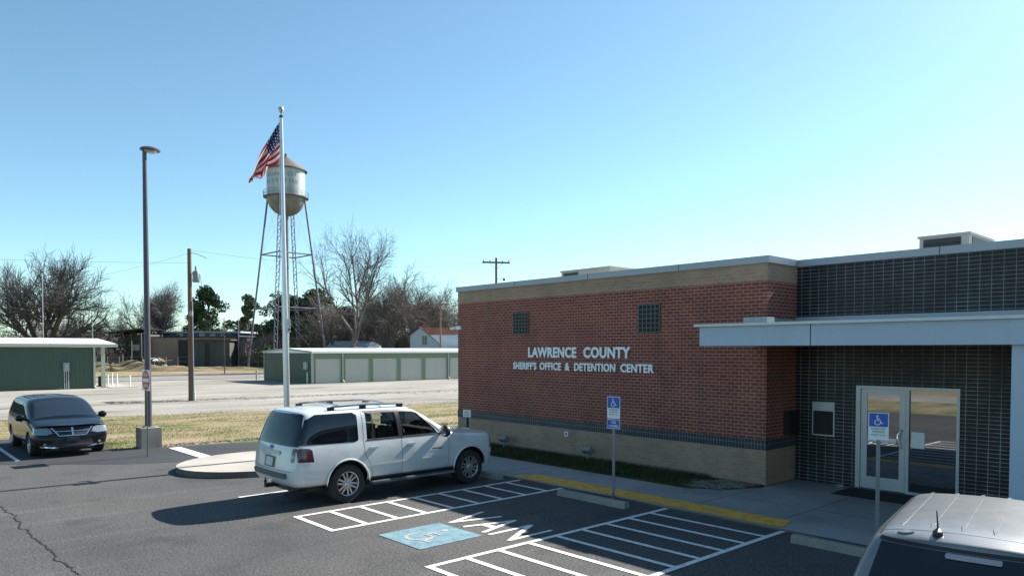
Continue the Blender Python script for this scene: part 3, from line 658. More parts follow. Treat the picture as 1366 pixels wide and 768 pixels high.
# flagpole
FPX, FPY = -18.85, 8.80
e = empty('flagpole', (FPX, FPY, .15), 0, 'tall tapered aluminium flagpole rising behind the white SUV', 'flagpole'); e.rotation_euler = (.011*R2.y, -.011*R2.x, 0)
MB().lathe([(.16, 0), (.15, .03), (.10, .07), (.085, .09)], 20).build('base_collar', M_poleal, e, smooth=True)
MB().tube([(0, 0, 0), (0, 0, 2.5), (0, 0, 9.22)], [.082, .08, .043], 24).build('pole', M_poleal, e, smooth=True)
MB().lathe([(.03, 9.22), (.055, 9.23), (.055, 9.27), (.03, 9.29), (.012, 9.30), (.012, 9.36), (0, 9.36)], 14).build('truck', M_black, e, smooth=True)
mb = MB(); mb.lathe([(0, -.085), (.05, -.07), (.085, 0), (.06, .06), (0, .085)], 16, Matrix.Translation((0, 0, 9.44))); mb.build('finial_ball', M_poleal, e, smooth=True)
MB().tube([(-.07, -.03, 9.2), (-.11, -.05, 6), (-.10, -.04, 1.3)], .005, 4).build('halyard', M_white, e)
MB().box(.09, .22, -.05, .05, 3.42, 3.78).build('solar_lamp', M_galv, e, bevel=.01)
MB().tube([(-.26, 0, 3.50), (.30, 0, 3.50)], .02, 8).build('lamp_bracket', M_black, e)
mb = MB(); mb.lathe([(0, 0), (.05, .0), (.06, .12), (0, .13)], 10, Matrix.Translation((-.26, 0, 3.50))); mb.build('lamp_bracket', M_black, e, smooth=True)
# flag: cloth hanging in loose folds, stripes and canton in the weave
m, n, l, b = newmat('flag_cloth'); uv = n.new('ShaderNodeUVMap'); uv.uv_map = 'UVMap'; sx = n.new('ShaderNodeSeparateXYZ'); l.new(uv.outputs[0], sx.inputs[0])
def math_(op, a, b_=None):
    q = n.new('ShaderNodeMath'); q.operation = op
    for i, v in enumerate((a, b_)):
        if v is None: continue
        if isinstance(v, (int, float)): q.inputs[i].default_value = v
        else: l.new(v, q.inputs[i])
    return q.outputs[0]
st = math_('LESS_THAN', math_('MODULO', math_('MULTIPLY', sx.outputs['Y'], 13.0), 2.0), 1.0)
can = math_('MULTIPLY', math_('LESS_THAN', sx.outputs['X'], 0.4), math_('GREATER_THAN', sx.outputs['Y'], 6/13))
fx = math_('SUBTRACT', math_('FRACT', math_('MULTIPLY', sx.outputs['X'], 15.0)), 0.5); fy = math_('SUBTRACT', math_('FRACT', math_('MULTIPLY', sx.outputs['Y'], 10.0)), 0.5)
star = math_('LESS_THAN', math_('ADD', math_('MULTIPLY', fx, fx), math_('MULTIPLY', fy, fy)), 0.03)
def mixc(f, a, c):
    q = n.new('ShaderNodeMix'); q.data_type = 'RGBA'; l.new(f, q.inputs[0])
    for i, v in ((6, a), (7, c)):
        if isinstance(v, tuple): q.inputs[i].default_value = (*v, 1)
        else: l.new(v, q.inputs[i])
    return q.outputs[2]
cc = mixc(can, mixc(st, (.55, .52, .53), (.28, .02, .03)), mixc(star, (.016, .024, .075), (.5, .5, .52)))
l.new(cc, b.inputs['Base Color']); b.inputs['Roughness'].default_value = 0.9
tr = n.new('ShaderNodeBsdfTranslucent'); l.new(cc, tr.inputs[0]); mxs = n.new('ShaderNodeMixShader'); mxs.inputs[0].default_value = .35
l.new(b.outputs[0], mxs.inputs[1]); l.new(tr.outputs[0], mxs.inputs[2]); l.new(mxs.outputs[0], n['Material Output'].inputs[0]); M_flag = m
nu, nv = 60, 36; V = []; Fc = []; lat = Vector((R2.x, R2.y, 0)); dep = Vector((F2.x, F2.y, 0))
for j in range(nv+1):
    v = j/nv
    for i in range(nu+1):
        u = i/nu
        top = Vector((-.06, 0, 0)) + lat*(-.93*u**.95) + Vector((0, 0, -1.60*u**1.06))
        bot = Vector((-.06, 0, -.98)) + lat*(-.58*u**1.1) + Vector((0, 0, -.36*u - .16*u*u))
        P = bot.lerp(top, v) if True else top
        # the loose lower half gathers into folds and swings in depth
        P = P + dep*(.20*math.sin(v*10 + u*6)*(u**.7) + .07*math.sin(v*25+u*9)*u) + lat*(.07*math.sin(v*13+u*7)*u) + Vector((0, 0, .05*math.sin(v*8+u*12)*u))
        V.append(P)
for j in range(nv):
    for i in range(nu): a = j*(nu+1)+i; Fc.append((a, a+1, a+nu+2, a+nu+1))
fo = rawmesh('flag', V, Fc, M_flag, None, True, (FPX - .10*R2.x, FPY - .10*R2.y, 9.28)); uvl = fo.data.uv_layers.new(name='UVMap')
for lp in fo.data.loops: uvl.data[lp.index].uv = ((lp.vertex_index % (nu+1))/nu, (lp.vertex_index // (nu+1))/nv)
tag(fo, 'striped national flag with dark starry canton hanging limp from the flagpole', 'flag')

# ================================================================== VEHICLES
def ring_mid(y, P, H=None, dy=0):
    w, zb, belt = P['w'], P['zb'], P['belt']; H = H or P['H']
    return [(0, y, zb), (w*.80, y, zb), (w*.955, y, zb+.07), (w*.995, y, zb+.27), (w*1.0, y, (zb+belt)/2+.10), (w*.985, y, belt-.15), (w*.955, y, belt),
            (w*P['wr'], y, H-.21), (w*(P['wr']-.13), y, H-.045), (0, y, H)]
def car_rings(P):
    L, w, H, zb, belt, cy_, cz, wy, nz = (P[k] for k in ('L', 'w', 'H', 'zb', 'belt', 'cowl_y', 'cowl_z', 'ws_y', 'nose_z'))
    rl, wr = P['lean'], P['wr']
    rg = [[(0, .15, zb+.05), (w*.78, .18, zb+.05), (w*.90, .09, zb+.10), (w*.94, .05, zb+.28), (w*.95, .08, zb+.45), (w*.94, .12, belt-.18), (w*.92, .15, belt),
           (w*(wr-.05), .15+rl*.8, H-.24), (w*(wr-.17), .15+rl*1.05, H-.085), (0, .10+rl*1.05, H-.06)]]
    m = ring_mid(.30, P); f = [.30, .30, .22, .18, .20, .24, .28, .28+rl*.8, .30+rl*1.1, .28+rl*1.1]
    rg.append([(a[0]*.992, y, a[2] - (0.015 if a[2] > 1.4 else 0)) for a, y in zip(m, f)])
    for y in (.85, 1.5, 2.1):
        m = ring_mid(y + P.get('rshift', 0), P); rg.append([(a[0], a[1] + (rl*.3 if i > 6 and y < 1 else 0), a[2]) for i, a in enumerate(m)])
    m = ring_mid(wy-.35, P); rg.append([(a[0], a[1] + (.2 if i < 7 else 0), a[2]) for i, a in enumerate(m)])
    m = ring_mid(wy, P, H-.02); f = [.62, .62, .62, .62, .62, .62, .60, .16, .04, 0]
    rg.append([(a[0], wy + d, a[2]) for a, d in zip(m, f)])
    m = ring_mid(cy_, P)
    rg.append([(a[0], cy_-.06, a[2]) for a in m[:6]] + [(w*.95, cy_-.03, belt-.01), (w*.86, cy_, cz+.01), (w*.6, cy_+.06, cz+.04), (0, cy_+.12, cz+.055)])
    n = P.get('hood_n', 3)
    for k in range(1, n+1):
        t = k/(n+.35); y = cy_ + (L-.25-cy_)*t; zh = cz + (nz-cz)*(t**1.6); zs = min(belt, zh-.04) - .03*t; ww = w*(1-.035*t*t)
        m = ring_mid(y, P); m = [(a[0]*ww/w, y, a[2]) for a in m]
        m[5] = (ww*.985, y, zs-.12); m[4] = (ww*.998, y, (zb+zs)/2+.06)
        rg.append(m[:6] + [(ww*.945, y, zs), (ww*.85, y, zh), (ww*.55, y, zh+.03), (0, y, zh+.04)])
    r = P.get('round', .16)
    rg.append([(0, L-.08, zb+.04), (w*.74, L-.10, zb+.04), (w*.86, L-r, zb+.10), (w*.90, L-r*.9, zb+.26), (w*.905, L-r, (zb+nz)/2+.05), (w*.895, L-r*1.25, nz-.15),
               (w*.875, L-r*1.7, nz-.05), (w*.78, L-r*1.3, nz), (w*.52, L-r*.75, nz+.02), (0, L-r*.5, nz+.025)])
    return rg
def smooth_loft(rg, yc, cap_r, cap_f, creases):
    bm = bmesh.new(); cr = bm.edges.layers.float.new('crease_edge'); K = len(rg[0]); G = []
    for rr in rg:
        Rr = [bm.verts.new((x, y-yc, z)) for x, y, z in rr]; Lr = [Rr[0]] + [bm.verts.new((-x, y-yc, z)) for x, y, z in rr[1:-1]] + [Rr[-1]]
        G.append((Rr, Lr))
    for (a, A), (b, Bq) in zip(G, G[1:]):
        for i in range(K-1):
            bm.faces.new([a[i], b[i], b[i+1], a[i+1]]); bm.faces.new([A[i], A[i+1], Bq[i+1], Bq[i]])
    for (Rr, Lr), bulge in ((G[0], -cap_r), (G[-1], cap_f)):
        C = [Rr[0]] + [bm.verts.new((0, (Rr[i].co.y) + bulge, Rr[i].co.z)) for i in range(1, K-1)] + [Rr[-1]]
        for i in range(K-1):
            for S_ in (Rr, Lr):
                vs = [S_[i], S_[i+1], C[i+1], C[i]]; vs2 = []
                for v in vs:
                    if v not in vs2: vs2.append(v)
                if len(vs2) > 2: bm.faces.new(vs2)
    for (ri, ki, val) in creases:                # long edges at ring point ki from ring ri on; ri None = all
        for S_ in (0, 1):
            for q in range(len(G)-1):
                if ri is None or q in ri:
                    e = bm.edges.get([G[q][S_][ki], G[q+1][S_][ki]])
                    if e: e[cr] = val
    bmesh.ops.recalc_face_normals(bm, faces=bm.faces)
    me = bpy.data.meshes.new('body'); bm.to_mesh(me); bm.free()
    return me
def eval_mod(ob):
    bpy.context.view_layer.update(); dg = bpy.context.evaluated_depsgraph_get(); me = bpy.data.meshes.new_from_object(ob.evaluated_get(dg)); return me
def temp(me, mats=()):
    for m in mats: me.materials.append(m)
    o = bpy.data.objects.new('temp', me); COL.objects.link(o); return o
def subsurf(me, lv=2):
    o = temp(me); md = o.modifiers.new('s', 'SUBSURF'); md.levels = lv; md.render_levels = lv; r = eval_mod(o); bpy.data.objects.remove(o); return r
def cut(me, cutters, mats):
    if len(me.materials) == 0:
        for m in mats: me.materials.append(m)
    for c in cutters:
        o = temp(me); k = temp(c); md = o.modifiers.new('b', 'BOOLEAN'); md.operation = 'DIFFERENCE'; md.object = k; md.solver = 'EXACT'
        me = eval_mod(o); bpy.data.objects.remove(o); bpy.data.objects.remove(k)
    return me
class Car:
    def __init__(s, P, root):
        s.P = P; s.root = root; s.yc = P['L']/2; s.sq = []
        s.me = subsurf(smooth_loft(car_rings(P), s.yc, P.get('cap_r', .05), P.get('cap_f', .07), P['creases']), 3)
        bm = bmesh.new(); bm.from_mesh(s.me); s.bvh = BVHTree.FromBMesh(bm); bm.free()
    def patch(s, name, poly, view, mat, off=.004, parent=None, thick=0.0, grid=.06, side=1, holes=(), label=None, smooth=True):
        """piece that follows the body; poly drawn in the view's plane: side (y,z), top (x,y), rear (x,z), front (x,z)"""
        bm = bmesh.new(); vs = [bm.verts.new((a, b, 0)) for a, b in poly]; bm.faces.new(vs)
        for ax in (0, 1):
            lo = min(p[ax] for p in poly); hi = max(p[ax] for p in poly); n = int((hi-lo)/grid)+1
            for k in range(1, n):
                c = lo + (hi-lo)*k/n; co = (c, 0, 0) if ax == 0 else (0, c, 0); no = (1, 0, 0) if ax == 0 else (0, 1, 0)
                bmesh.ops.bisect_plane(bm, geom=bm.verts[:]+bm.edges[:]+bm.faces[:], plane_co=co, plane_no=no)
        miss = []
        for v in bm.verts:
            a, b = v.co.x, v.co.y
            if view == 'side': o, d = Vector((3*side, a-s.yc, b)), Vector((-side, 0, 0))
            elif view == 'top': o, d = Vector((a, b-s.yc, 4)), Vector((0, 0, -1))
            elif view == 'rear': o, d = Vector((a, -6, b)), Vector((0, 1, 0))
            else: o, d = Vector((a, 6, b)), Vector((0, -1, 0))
            h = s.bvh.ray_cast(o, d)
            if h[0] is None: miss.append(v); continue
            nn = h[1]
            if nn.dot(d) > 0: nn = -nn
            v.co = h[0] + nn*off
        if miss: bmesh.ops.delete(bm, geom=miss, context='VERTS')
        if not bm.faces: bm.free(); return None
        if thick:
            ret = bmesh.ops.extrude_face_region(bm, geom=bm.faces[:]); up = [x for x in ret['geom'] if isinstance(x, bmesh.types.BMVert)]
            nd = {'side': Vector((side, 0, 0)), 'top': Vector((0, 0, 1)), 'rear': Vector((0, -1, 0)), 'front': Vector((0, 1, 0))}[view]
            for v in up: v.co += nd*thick
        bmesh.ops.recalc_face_normals(bm, faces=bm.faces)
        me = bpy.data.meshes.new(name); bm.to_mesh(me); bm.free()
        return link(name, me, mat, parent or s.root, smooth, 40, label=label)
    def both(s, *a, **k): return [s.patch(*a, side=q, **k) for q in (1, -1)]
    def seam(s, pts, view='side', w=.009, mat=None, off=.0022):
        for q in ((1, -1) if view == 'side' else (1,)):
            for i, (a, b) in enumerate(zip(pts, pts[1:])):
                L = math.hypot(b[0]-a[0], b[1]-a[1]); nx, ny = -(b[1]-a[1])/L*w/2, (b[0]-a[0])/L*w/2
                s.sq.append(s.patch('panel_gap', [(a[0]+nx, a[1]+ny), (a[0]-nx, a[1]-ny), (b[0]-nx, b[1]-ny), (b[0]+nx, b[1]+ny)], view, mat or M_trim, off, side=q, grid=.05))
    def join_seams(s):                           # the gaps are drawn on the body's own mesh
        bm = bmesh.new(); bm.from_mesh(s.body.data)
        for o in s.sq:
            if not o: continue
            me = o.data
            for p in me.polygons: p.material_index = 1
            bm.from_mesh(me); bpy.data.objects.remove(o)
        bm.to_mesh(s.body.data); bm.free(); s.sq = []
    def finish_body(s, cutters, mat, windows=()):
        P = s.P; cs = []
        for hy in P['hubs']:
            for sx in (1, -1):
                m = MB(); m.tube([(sx*(P['w']-.30), hy-s.yc, P['r']+.01), (sx*(P['w']+.3), hy-s.yc, P['r']+.01)], P['arch'], 40)
                for f in m.bm.faces: f.material_index = 1
                bmesh.ops.recalc_face_normals(m.bm, faces=m.bm.faces)
                me = bpy.data.meshes.new('c'); m.bm.to_mesh(me); m.bm.free(); me.materials.append(mat); me.materials.append(M_trim); cs.append(me)
        me = cut(s.me, cs + cutters, [mat, M_trim])
        s.body = link('body', me, [mat, M_trim], s.root, True, 32)
        return s.body
    def cutter(s, poly, axis, a, b, taper=None):
        m = MB(); m.prism([(p[0]-s.yc, p[1]) if axis == 'x' else p for p in poly], axis, a, b)
        if taper:
            for v in m.bm.verts: v.co.x *= taper(v.co.z)
        for f in m.bm.faces: f.material_index = 1
        bmesh.ops.recalc_face_normals(m.bm, faces=m.bm.faces)
        me = bpy.data.meshes.new('c'); m.bm.to_mesh(me); m.bm.free(); me.materials.append(M_trim); me.materials.append(M_trim); return me
    def wheels(s, spokes, rimr, double=True):
        P = s.P; r = P['r']; tw = P.get('tw', .26)
        def one(sx, hy):
            Mx = Matrix.Translation((sx*(P['w']-.03), hy-s.yc, r)) @ Matrix.Rotation(R(90)*sx, 4, 'Y')
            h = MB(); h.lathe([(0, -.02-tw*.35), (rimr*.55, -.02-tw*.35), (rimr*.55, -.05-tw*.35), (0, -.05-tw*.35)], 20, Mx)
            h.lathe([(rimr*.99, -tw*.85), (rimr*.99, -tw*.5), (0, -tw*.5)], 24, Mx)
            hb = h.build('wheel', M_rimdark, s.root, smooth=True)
            t = MB(); t.lathe([(rimr*1.0, -.02), (rimr*1.06, .0), (r*.93, .005), (r*.985, -.02), (r, -.05), (r, -tw+.05), (r*.98, -tw+.01), (r*.9, -tw), (rimr, -tw+.02), (rimr, -.02)], 40, Mx)
            t.build('tyre', M_tyre, hb, smooth=True)
            q = MB(); q.lathe([(rimr*1.02, -.012), (rimr*1.0, .002), (rimr*.95, -.004), (rimr*.93, -.03), (rimr*.93, -tw*.6)], 40, Mx)
            q.lathe([(rimr*.24, -.06), (rimr*.24, -.012), (rimr*.18, .0), (0, .002)], 20, Mx)
            for k in range(spokes):
                a0 = 2*math.pi*k/spokes + .25
                for da in ((-.15, .15) if double else (0,)):
                    M2 = Mx @ Matrix.Rotation(a0, 4, 'Z'); wd = .020 if double else .036
                    A = Vector((rimr*.18, da*rimr*.5, -.022)); Bv = Vector((rimr*.955, da*rimr*1.25, -.018)); t_ = (Bv-A).normalized(); nn = Vector((-t_.y, t_.x, 0))*wd
                    P8 = [A+nn, A-nn, Bv-nn*.8, Bv+nn*.8]; v = [q.bm.verts.new(M2 @ p) for p in P8] + [q.bm.verts.new(M2 @ (p+Vector((0, 0, -.035)))) for p in P8]
                    for f in ((0,1,2,3),(7,6,5,4),(0,4,5,1),(1,5,6,2),(2,6,7,3),(3,7,4,0)): q._f([v[i] for i in f])
            q.build('rim', M_rim, hb, smooth=True, angle=30)
        for hy in P['hubs']:
            for sx in (1, -1): one(sx, hy)
    def mirrors(s, y, z, mat, w=.20, h=.17):
        for sx in (1, -1):
            x = s.P['w']*.955; m = MB(); m.lathe([(0, -.05), (.6, -.045), (.95, -.01), (1, .03), (.9, .07), (.5, .105), (0, .115)], 16,
                Matrix.Translation((sx*(x+.155), y-s.yc, z+.06)) @ Matrix.Rotation(R(-90), 4, 'X') @ Matrix.Diagonal((w*.62, h*.62, 1, 1)))
            mo = m.build('mirror', mat, s.root, smooth=True)
            MB().tube([(sx*(x-.03), y-s.yc, z+.0), (sx*(x+.09), y-s.yc, z+.03)], [.035, .028], 8).build('mirror_arm', M_trim, mo, smooth=True)
            g = MB(); g.lathe([(0, -.052), (.88, -.050)], 16, Matrix.Translation((sx*(x+.155), y-s.yc-.002, z+.06)) @ Matrix.Rotation(R(-90), 4, 'X') @ Matrix.Diagonal((w*.6, h*.6, 1, 1))); g.build('mirror_glass', M_tint, mo)
def rrect(x0, x1, y0, y1, r=.04, n=4):
    out = []
    for cx, cy, a in ((x1-r, y1-r, 0), (x0+r, y1-r, 90), (x0+r, y0+r, 180), (x1-r, y0+r, 270)):
        for k in range(n+1): out.append((cx+r*math.cos(R(a+90*k/n)), cy+r*math.sin(R(a+90*k/n))))
    return out

# ---- white SUV -------------------------------------------------------------
root = empty('parked_suv', (-14.02, 8.78, 0), 0, 'large pearl white SUV parked nose in beside the flagpole', 'car')
P = dict(L=5.34, w=.975, H=1.945, zb=.37, belt=1.25, wr=.90, lean=.22, cowl_y=3.93, cowl_z=1.22, ws_y=2.92, nose_z=1.13, hubs=(1.27, 4.43), r=.395, arch=.47,
         creases=[(None, 6, .45), (None, 8, .25), ((6, 7, 8, 9, 10, 11), 7, .35)], round=.10, cap_r=.06, cap_f=.05)
C_ = Car(P, root); yc = C_.yc
RD = [(1.72, 1.255), (2.50, 1.255), (2.44, 1.775), (1.72, 1.80)]                                # rear door glass
FD = [(2.60, 1.255), (3.52, 1.255), (3.44, 1.36), (3.02, 1.72), (2.88, 1.765), (2.54, 1.775)]   # front door glass
WS = [(-.80, 3.90), (.80, 3.90), (.66, 3.05), (-.66, 3.05)]
cab = C_.cutter([(1.35, .80), (3.80, .80), (3.72, 1.16), (2.92, 1.82), (1.35, 1.86)], 'x', -1, 1, lambda z: .86 - max(0, z-1.2)*.20)
win = [C_.cutter(p, 'x', -1.3, 1.3) for p in (RD, FD)]
m_ = MB(); m_.prism([(x, y-yc) for x, y in WS], 'z', 1.30, 2.2)
for f in m_.bm.faces: f.material_index = 1
bmesh.ops.recalc_face_normals(m_.bm, faces=m_.bm.faces); wme = bpy.data.meshes.new('c'); m_.bm.to_mesh(wme); m_.bm.free(); wme.materials.append(M_trim); wme.materials.append(M_trim)
body = C_.finish_body([cab] + win + [wme], M_wpaint)
for nm, pl in (('rear_door_window', RD), ('front_door_window', FD)):
    for o in C_.both(nm, pl, 'side', M_clear, off=-.012): pass
C_.patch('windscreen', WS, 'top', M_clear, off=-.008)
# black window surrounds and pillars
for a, b_ in (((2.50, 1.25), (2.60, 1.25)),): C_.both('pillar_trim', [(2.50, 1.25), (2.60, 1.25), (2.54, 1.785), (2.44, 1.785)], 'side', M_trim, off=.003)
C_.both('belt_trim', [(1.70, 1.225), (3.62, 1.225), (3.60, 1.252), (1.70, 1.252)], 'side', M_trim, off=.006)
C_.both('window_divider', [(1.86, 1.255), (1.885, 1.255), (1.885, 1.80), (1.86, 1.80)], 'side', M_trim, off=.001)
C_.both('window_trim', [(1.69, 1.80), (2.88, 1.765), (3.02, 1.72), (3.60, 1.26), (3.64, 1.26), (3.05, 1.745), (2.90, 1.795), (1.69, 1.83)], 'side', M_trim, off=.003)
C_.both('quarter_window', [(.20, 1.245), (1.44, 1.225), (1.52, 1.26), (1.52, 1.76), (1.44, 1.815), (.62, 1.815), (.40, 1.72)], 'side', M_tint, off=.005, grid=.04)
C_.patch('rear_window', [(-.90, 1.22), (.90, 1.22), (.90, 1.40), (.74, 1.80), (.66, 1.83), (-.66, 1.83), (-.74, 1.80), (-.90, 1.40)], 'rear', M_tint, off=.006, grid=.04)
C_.both('taillight', [(.19, .93), (.52, .91), (.49, 1.14), (.42, 1.18), (.19, 1.19)], 'side', M_tail, off=.006)
for sx in (1, -1):
    q = C_.patch('taillight', [(sx*.80, .93), (sx*.885, .93), (sx*.885, 1.19), (sx*.80, 1.19)], 'rear', M_tail, off=.007)
    if q: C_.patch('reverse_lens', [(sx*.81, 1.00), (sx*.875, 1.00), (sx*.875, 1.06), (sx*.81, 1.06)], 'rear', M_tailw, off=.010, parent=q)
tg = C_.patch('number_plate', rrect(-.155, .155, .80, .96, .01), 'rear', M_plate, off=.012, thick=.004)
C_.patch('plate_frame', rrect(-.24, .24, .77, .99, .03), 'rear', M_lower, off=.004)
C_.patch('tailgate_trim', rrect(-.40, .40, 1.04, 1.11, .03), 'rear', M_alum, off=.012, thick=.012)
C_.patch('maker_badge', [(a*.07, 1.165+b*.035) for a, b in circ(0, 0, 1, 16)], 'rear', M_signblue, off=.016)
C_.patch('bumper_pad', rrect(-.72, .72, .60, .70, .03), 'rear', M_lower, off=.014, thick=.025)
C_.both('lower_cladding', [(1.78, .40), (3.92, .40), (3.92, .47), (1.78, .47)], 'side', M_lower, off=.010)
C_.both('door_moulding', [(1.74, .70), (3.78, .72), (3.78, .745), (1.74, .725)], 'side', M_wpaint, off=.008, thick=.010)
for (ya, yb, zz) in ((1.76, 1.96, 1.075), (2.70, 2.90, 1.08)): C_.both('door_handle', rrect(ya, yb, zz-.022, zz+.022, .02), 'side', M_alum, off=.004, thick=.028)
C_.both('fender_badge', rrect(3.34, 3.62, .905, .935, .01), 'side', M_lower, off=.006)
C_.both('quarter_emblem', [(.40+.0, 1.0), (.47, 1.0), (.47, 1.03), (.40, 1.03)], 'side', M_chrome, off=.004)
C_.seam([(1.66, .95), (1.64, 1.25), (1.64, 1.83), (2.9, 1.82)]); C_.seam([(1.66, .95), (1.80, .72), (1.84, .48)]); C_.seam([(2.56, .48), (2.56, 1.25)])
C_.seam([(3.80, .48), (3.82, 1.10), (3.66, 1.25)]); C_.seam([(-.85, .74), (.85, .74)], 'rear')
C_.seam([(.84, 4.0), (.80, 5.0)], 'top'); C_.seam([(-.84, 4.0), (-.80, 5.0)], 'top')
C_.join_seams()
# flares, running boards, hitch, exhaust
for hy in P['hubs']:
    for sx in (1, -1):
        pts = [(sx*(.972), hy-yc+.485*math.cos(R(a)), .405+.485*math.sin(R(a))) for a in range(0, 182, 9)]
        MB().tube(pts, [.004]+[.020]*(len(pts)-2)+[.004], 8).build('wheel_arch_lip', M_wpaint, root, smooth=True)
for sx in (1, -1):
    b_ = MB().box(min(sx*.88, sx*1.04), max(sx*.88, sx*1.04), 1.80-yc, 3.92-yc, .335, .385).build('running_board', M_lower, root, bevel=.018)
    MB().box(min(sx*1.04, sx*1.052), max(sx*1.04, sx*1.052), 1.82-yc, 3.90-yc, .35, .375).build('step_trim', M_chrome, b_)
h_ = MB().box(-.04, .04, -.06-yc, .25-yc, .36, .44).build('tow_hitch', M_trim, root, bevel=.006)
MB().lathe([(0, .0), (.028, .02), (.03, .05), (.012, .08), (.012, .12), (0, .12)], 12, Matrix.Translation((0, -.05-yc, .44))).build('hitch_ball', M_trim, h_, smooth=True)
MB().tube([(.70, .02-yc, .30), (.62, .5-yc, .30)], .03, 12).build('exhaust_pipe', M_trim, root, smooth=True)
MB().box(-.62, .62, .35-yc, 4.9-yc, .26, .40).build('underbody', M_trim, root, bevel=.03)
# roof rails
for sx in (1, -1):
    MB().tube([(sx*.70, .94-yc, 1.90), (sx*.715, 1.04-yc, 1.945), (sx*.72, 1.7-yc, 1.962), (sx*.715, 2.6-yc, 1.945), (sx*.70, 2.78-yc, 1.905)], [.012, .02, .02, .02, .012], 8).build('roof_rail', M_lower, root, smooth=True)
    for y in (1.02, 1.75, 2.66): MB().box(sx*.705-.022, sx*.705+.022, y-.07-yc, y+.07-yc, 1.865, 1.94).build('rail_foot', M_trim, root, bevel=.01)
for y in (1.2, 2.3): MB().tube([(-.71, y-yc, 1.962), (-.3, y-yc, 1.985), (.3, y-yc, 1.985), (.71, y-yc, 1.962)], .014, 8).build('cross_bar', M_galv, root, smooth=True)
# front end
C_.patch('grille', rrect(-.46, .46, .72, 1.02, .05), 'front', M_trim, off=.008)
for z in (.79, .87, .95): C_.patch('grille_bar', rrect(-.44, .44, z-.012, z+.012, .01), 'front', M_chrome, off=.014, thick=.01)
for sx in (1, -1):
    C_.patch('headlight', [(sx*.52, .78), (sx*.84, .80), (sx*.84, 1.02), (sx*.52, 1.02)], 'front', M_lamp, off=.010)
C_.both('headlight', [(5.02, .80), (5.20, .80), (5.20, 1.00), (5.06, 1.02)], 'side', M_lamp, off=.008)
C_.both('side_marker', [(5.06, .62), (5.18, .62), (5.18, .66), (5.06, .66)], 'side', M_tail, off=.008)
C_.wheels(6, .245); C_.mirrors(3.60, 1.24, M_trim, .24, .22)
# seats
def seat(x, y, w, z0=.86, bench=False):
    q = MB(); q.box(x-w/2, x+w/2, y-.25-yc, y+.25-yc, z0-.08, z0+.06); q.box(x-w/2, x+w/2, y-.34-yc, y-.22-yc, z0, z0+.58); s_ = q.build('seat', M_seat, root, bevel=.04)
    for hx in ((x,) if not bench else (x-w/3, x+w/3)): MB().box(hx-.13, hx+.13, y-.345-yc, y-.255-yc, z0+.62, z0+.80).build('headrest', M_seat, s_, bevel=.035)
seat(.40, 2.80, .52); seat(-.40, 2.80, .52); seat(0, 1.9, 1.3, bench=True)
MB().box(-.80, .80, 3.50-yc, 3.78-yc, .86, 1.17).build('dashboard', M_cabin, root, bevel=.04)
mb = MB(); pts = [(-.38+.185*math.cos(t), 3.36-yc+.06*math.sin(t), 1.10+.175*math.sin(t)) for t in [2*math.pi*k/24 for k in range(25)]]; mb.tube(pts, .014, 6); mb.build('steering_wheel', M_trim, root, smooth=True)

# ---- black minivan ----------------------------------------------------------
root = empty('parked_minivan', (-26.62, 4.70, 0), R(-90), 'glossy black minivan parked nose out at the grass edge', 'car')
P = dict(L=5.10, w=.975, H=1.66, zb=.24, belt=1.06, wr=.865, lean=.16, cowl_y=4.06, cowl_z=1.03, ws_y=2.95, nose_z=.90, hubs=(.98, 4.06), r=.335, arch=.385,
         creases=[(None, 6, .35), (None, 8, .15), ((7, 8, 9, 10, 11), 7, .3)], round=.20, cap_r=.04, cap_f=.10, hood_n=3)
C_ = Car(P, root); yc = C_.yc; C_.finish_body([], M_kpaint)
C_.patch('windscreen', [(-.80, 4.05), (.80, 4.05), (.66, 3.06), (-.66, 3.06)], 'top', M_wind, off=.005)
C_.both('front_door_window', [(2.52, 1.09), (3.62, 1.07), (3.50, 1.16), (3.02, 1.44), (2.56, 1.48)], 'side', M_tint, off=.005)
C_.both('sliding_door_window', [(1.40, 1.11), (2.44, 1.09), (2.48, 1.48), (1.40, 1.49)], 'side', M_tint, off=.005)
C_.both('quarter_window', [(.40, 1.14), (1.32, 1.11), (1.32, 1.49), (.52, 1.47)], 'side', M_tint, off=.005)
C_.patch('rear_window', rrect(-.72, .72, 1.10, 1.46, .08), 'rear', M_tint, off=.005)
for sx in (1, -1):
    C_.patch('headlight', [(sx*.54, .80), (sx*.50, .70), (sx*.62, .66), (sx*.90, .67), (sx*.90, .85), (sx*.62, .86)], 'front', M_lamp, off=.012)
    f = C_.patch('fog_lamp', [(sx*.69 + a*.055, .40+b*.055) for a, b in circ(0, 0, .65, 12)], 'front', M_lamp, off=.012)
    C_.patch('bumper_strip', [(sx*.36, .275), (sx*.80, .315), (sx*.80, .345), (sx*.36, .30)], 'front', M_chrome, off=.012, thick=.006)
    C_.patch('taillight', [(sx*.76, .85), (sx*.92, .85), (sx*.90, 1.25), (sx*.78, 1.25)], 'rear', M_tail, off=.008)
C_.both('headlight', [(4.55, .70), (4.90, .66), (4.92, .82), (4.60, .86)], 'side', M_lamp, off=.008)
gr = C_.patch('grille', [(-.52, .86), (-.36, .62), (.36, .62), (.52, .86)], 'front', M_trim, off=.008)
C_.patch('grille_frame', [(-.54, .85), (-.50, .85), (-.34, .645), (-.35, .615)], 'front', M_chrome, off=.014, thick=.01, parent=gr)
C_.patch('grille_frame', [(.54, .85), (.50, .85), (.34, .645), (.35, .615)], 'front', M_chrome, off=.014, thick=.01, parent=gr)
for pl in (rrect(-.44, .44, .735, .752, .008), rrect(-.34, .34, .612, .628, .008), [(-.02, .625), (.02, .625), (.025, .86), (-.025, .86)]): C_.patch('grille_bar', pl, 'front', M_chrome, off=.014, thick=.012, parent=gr)
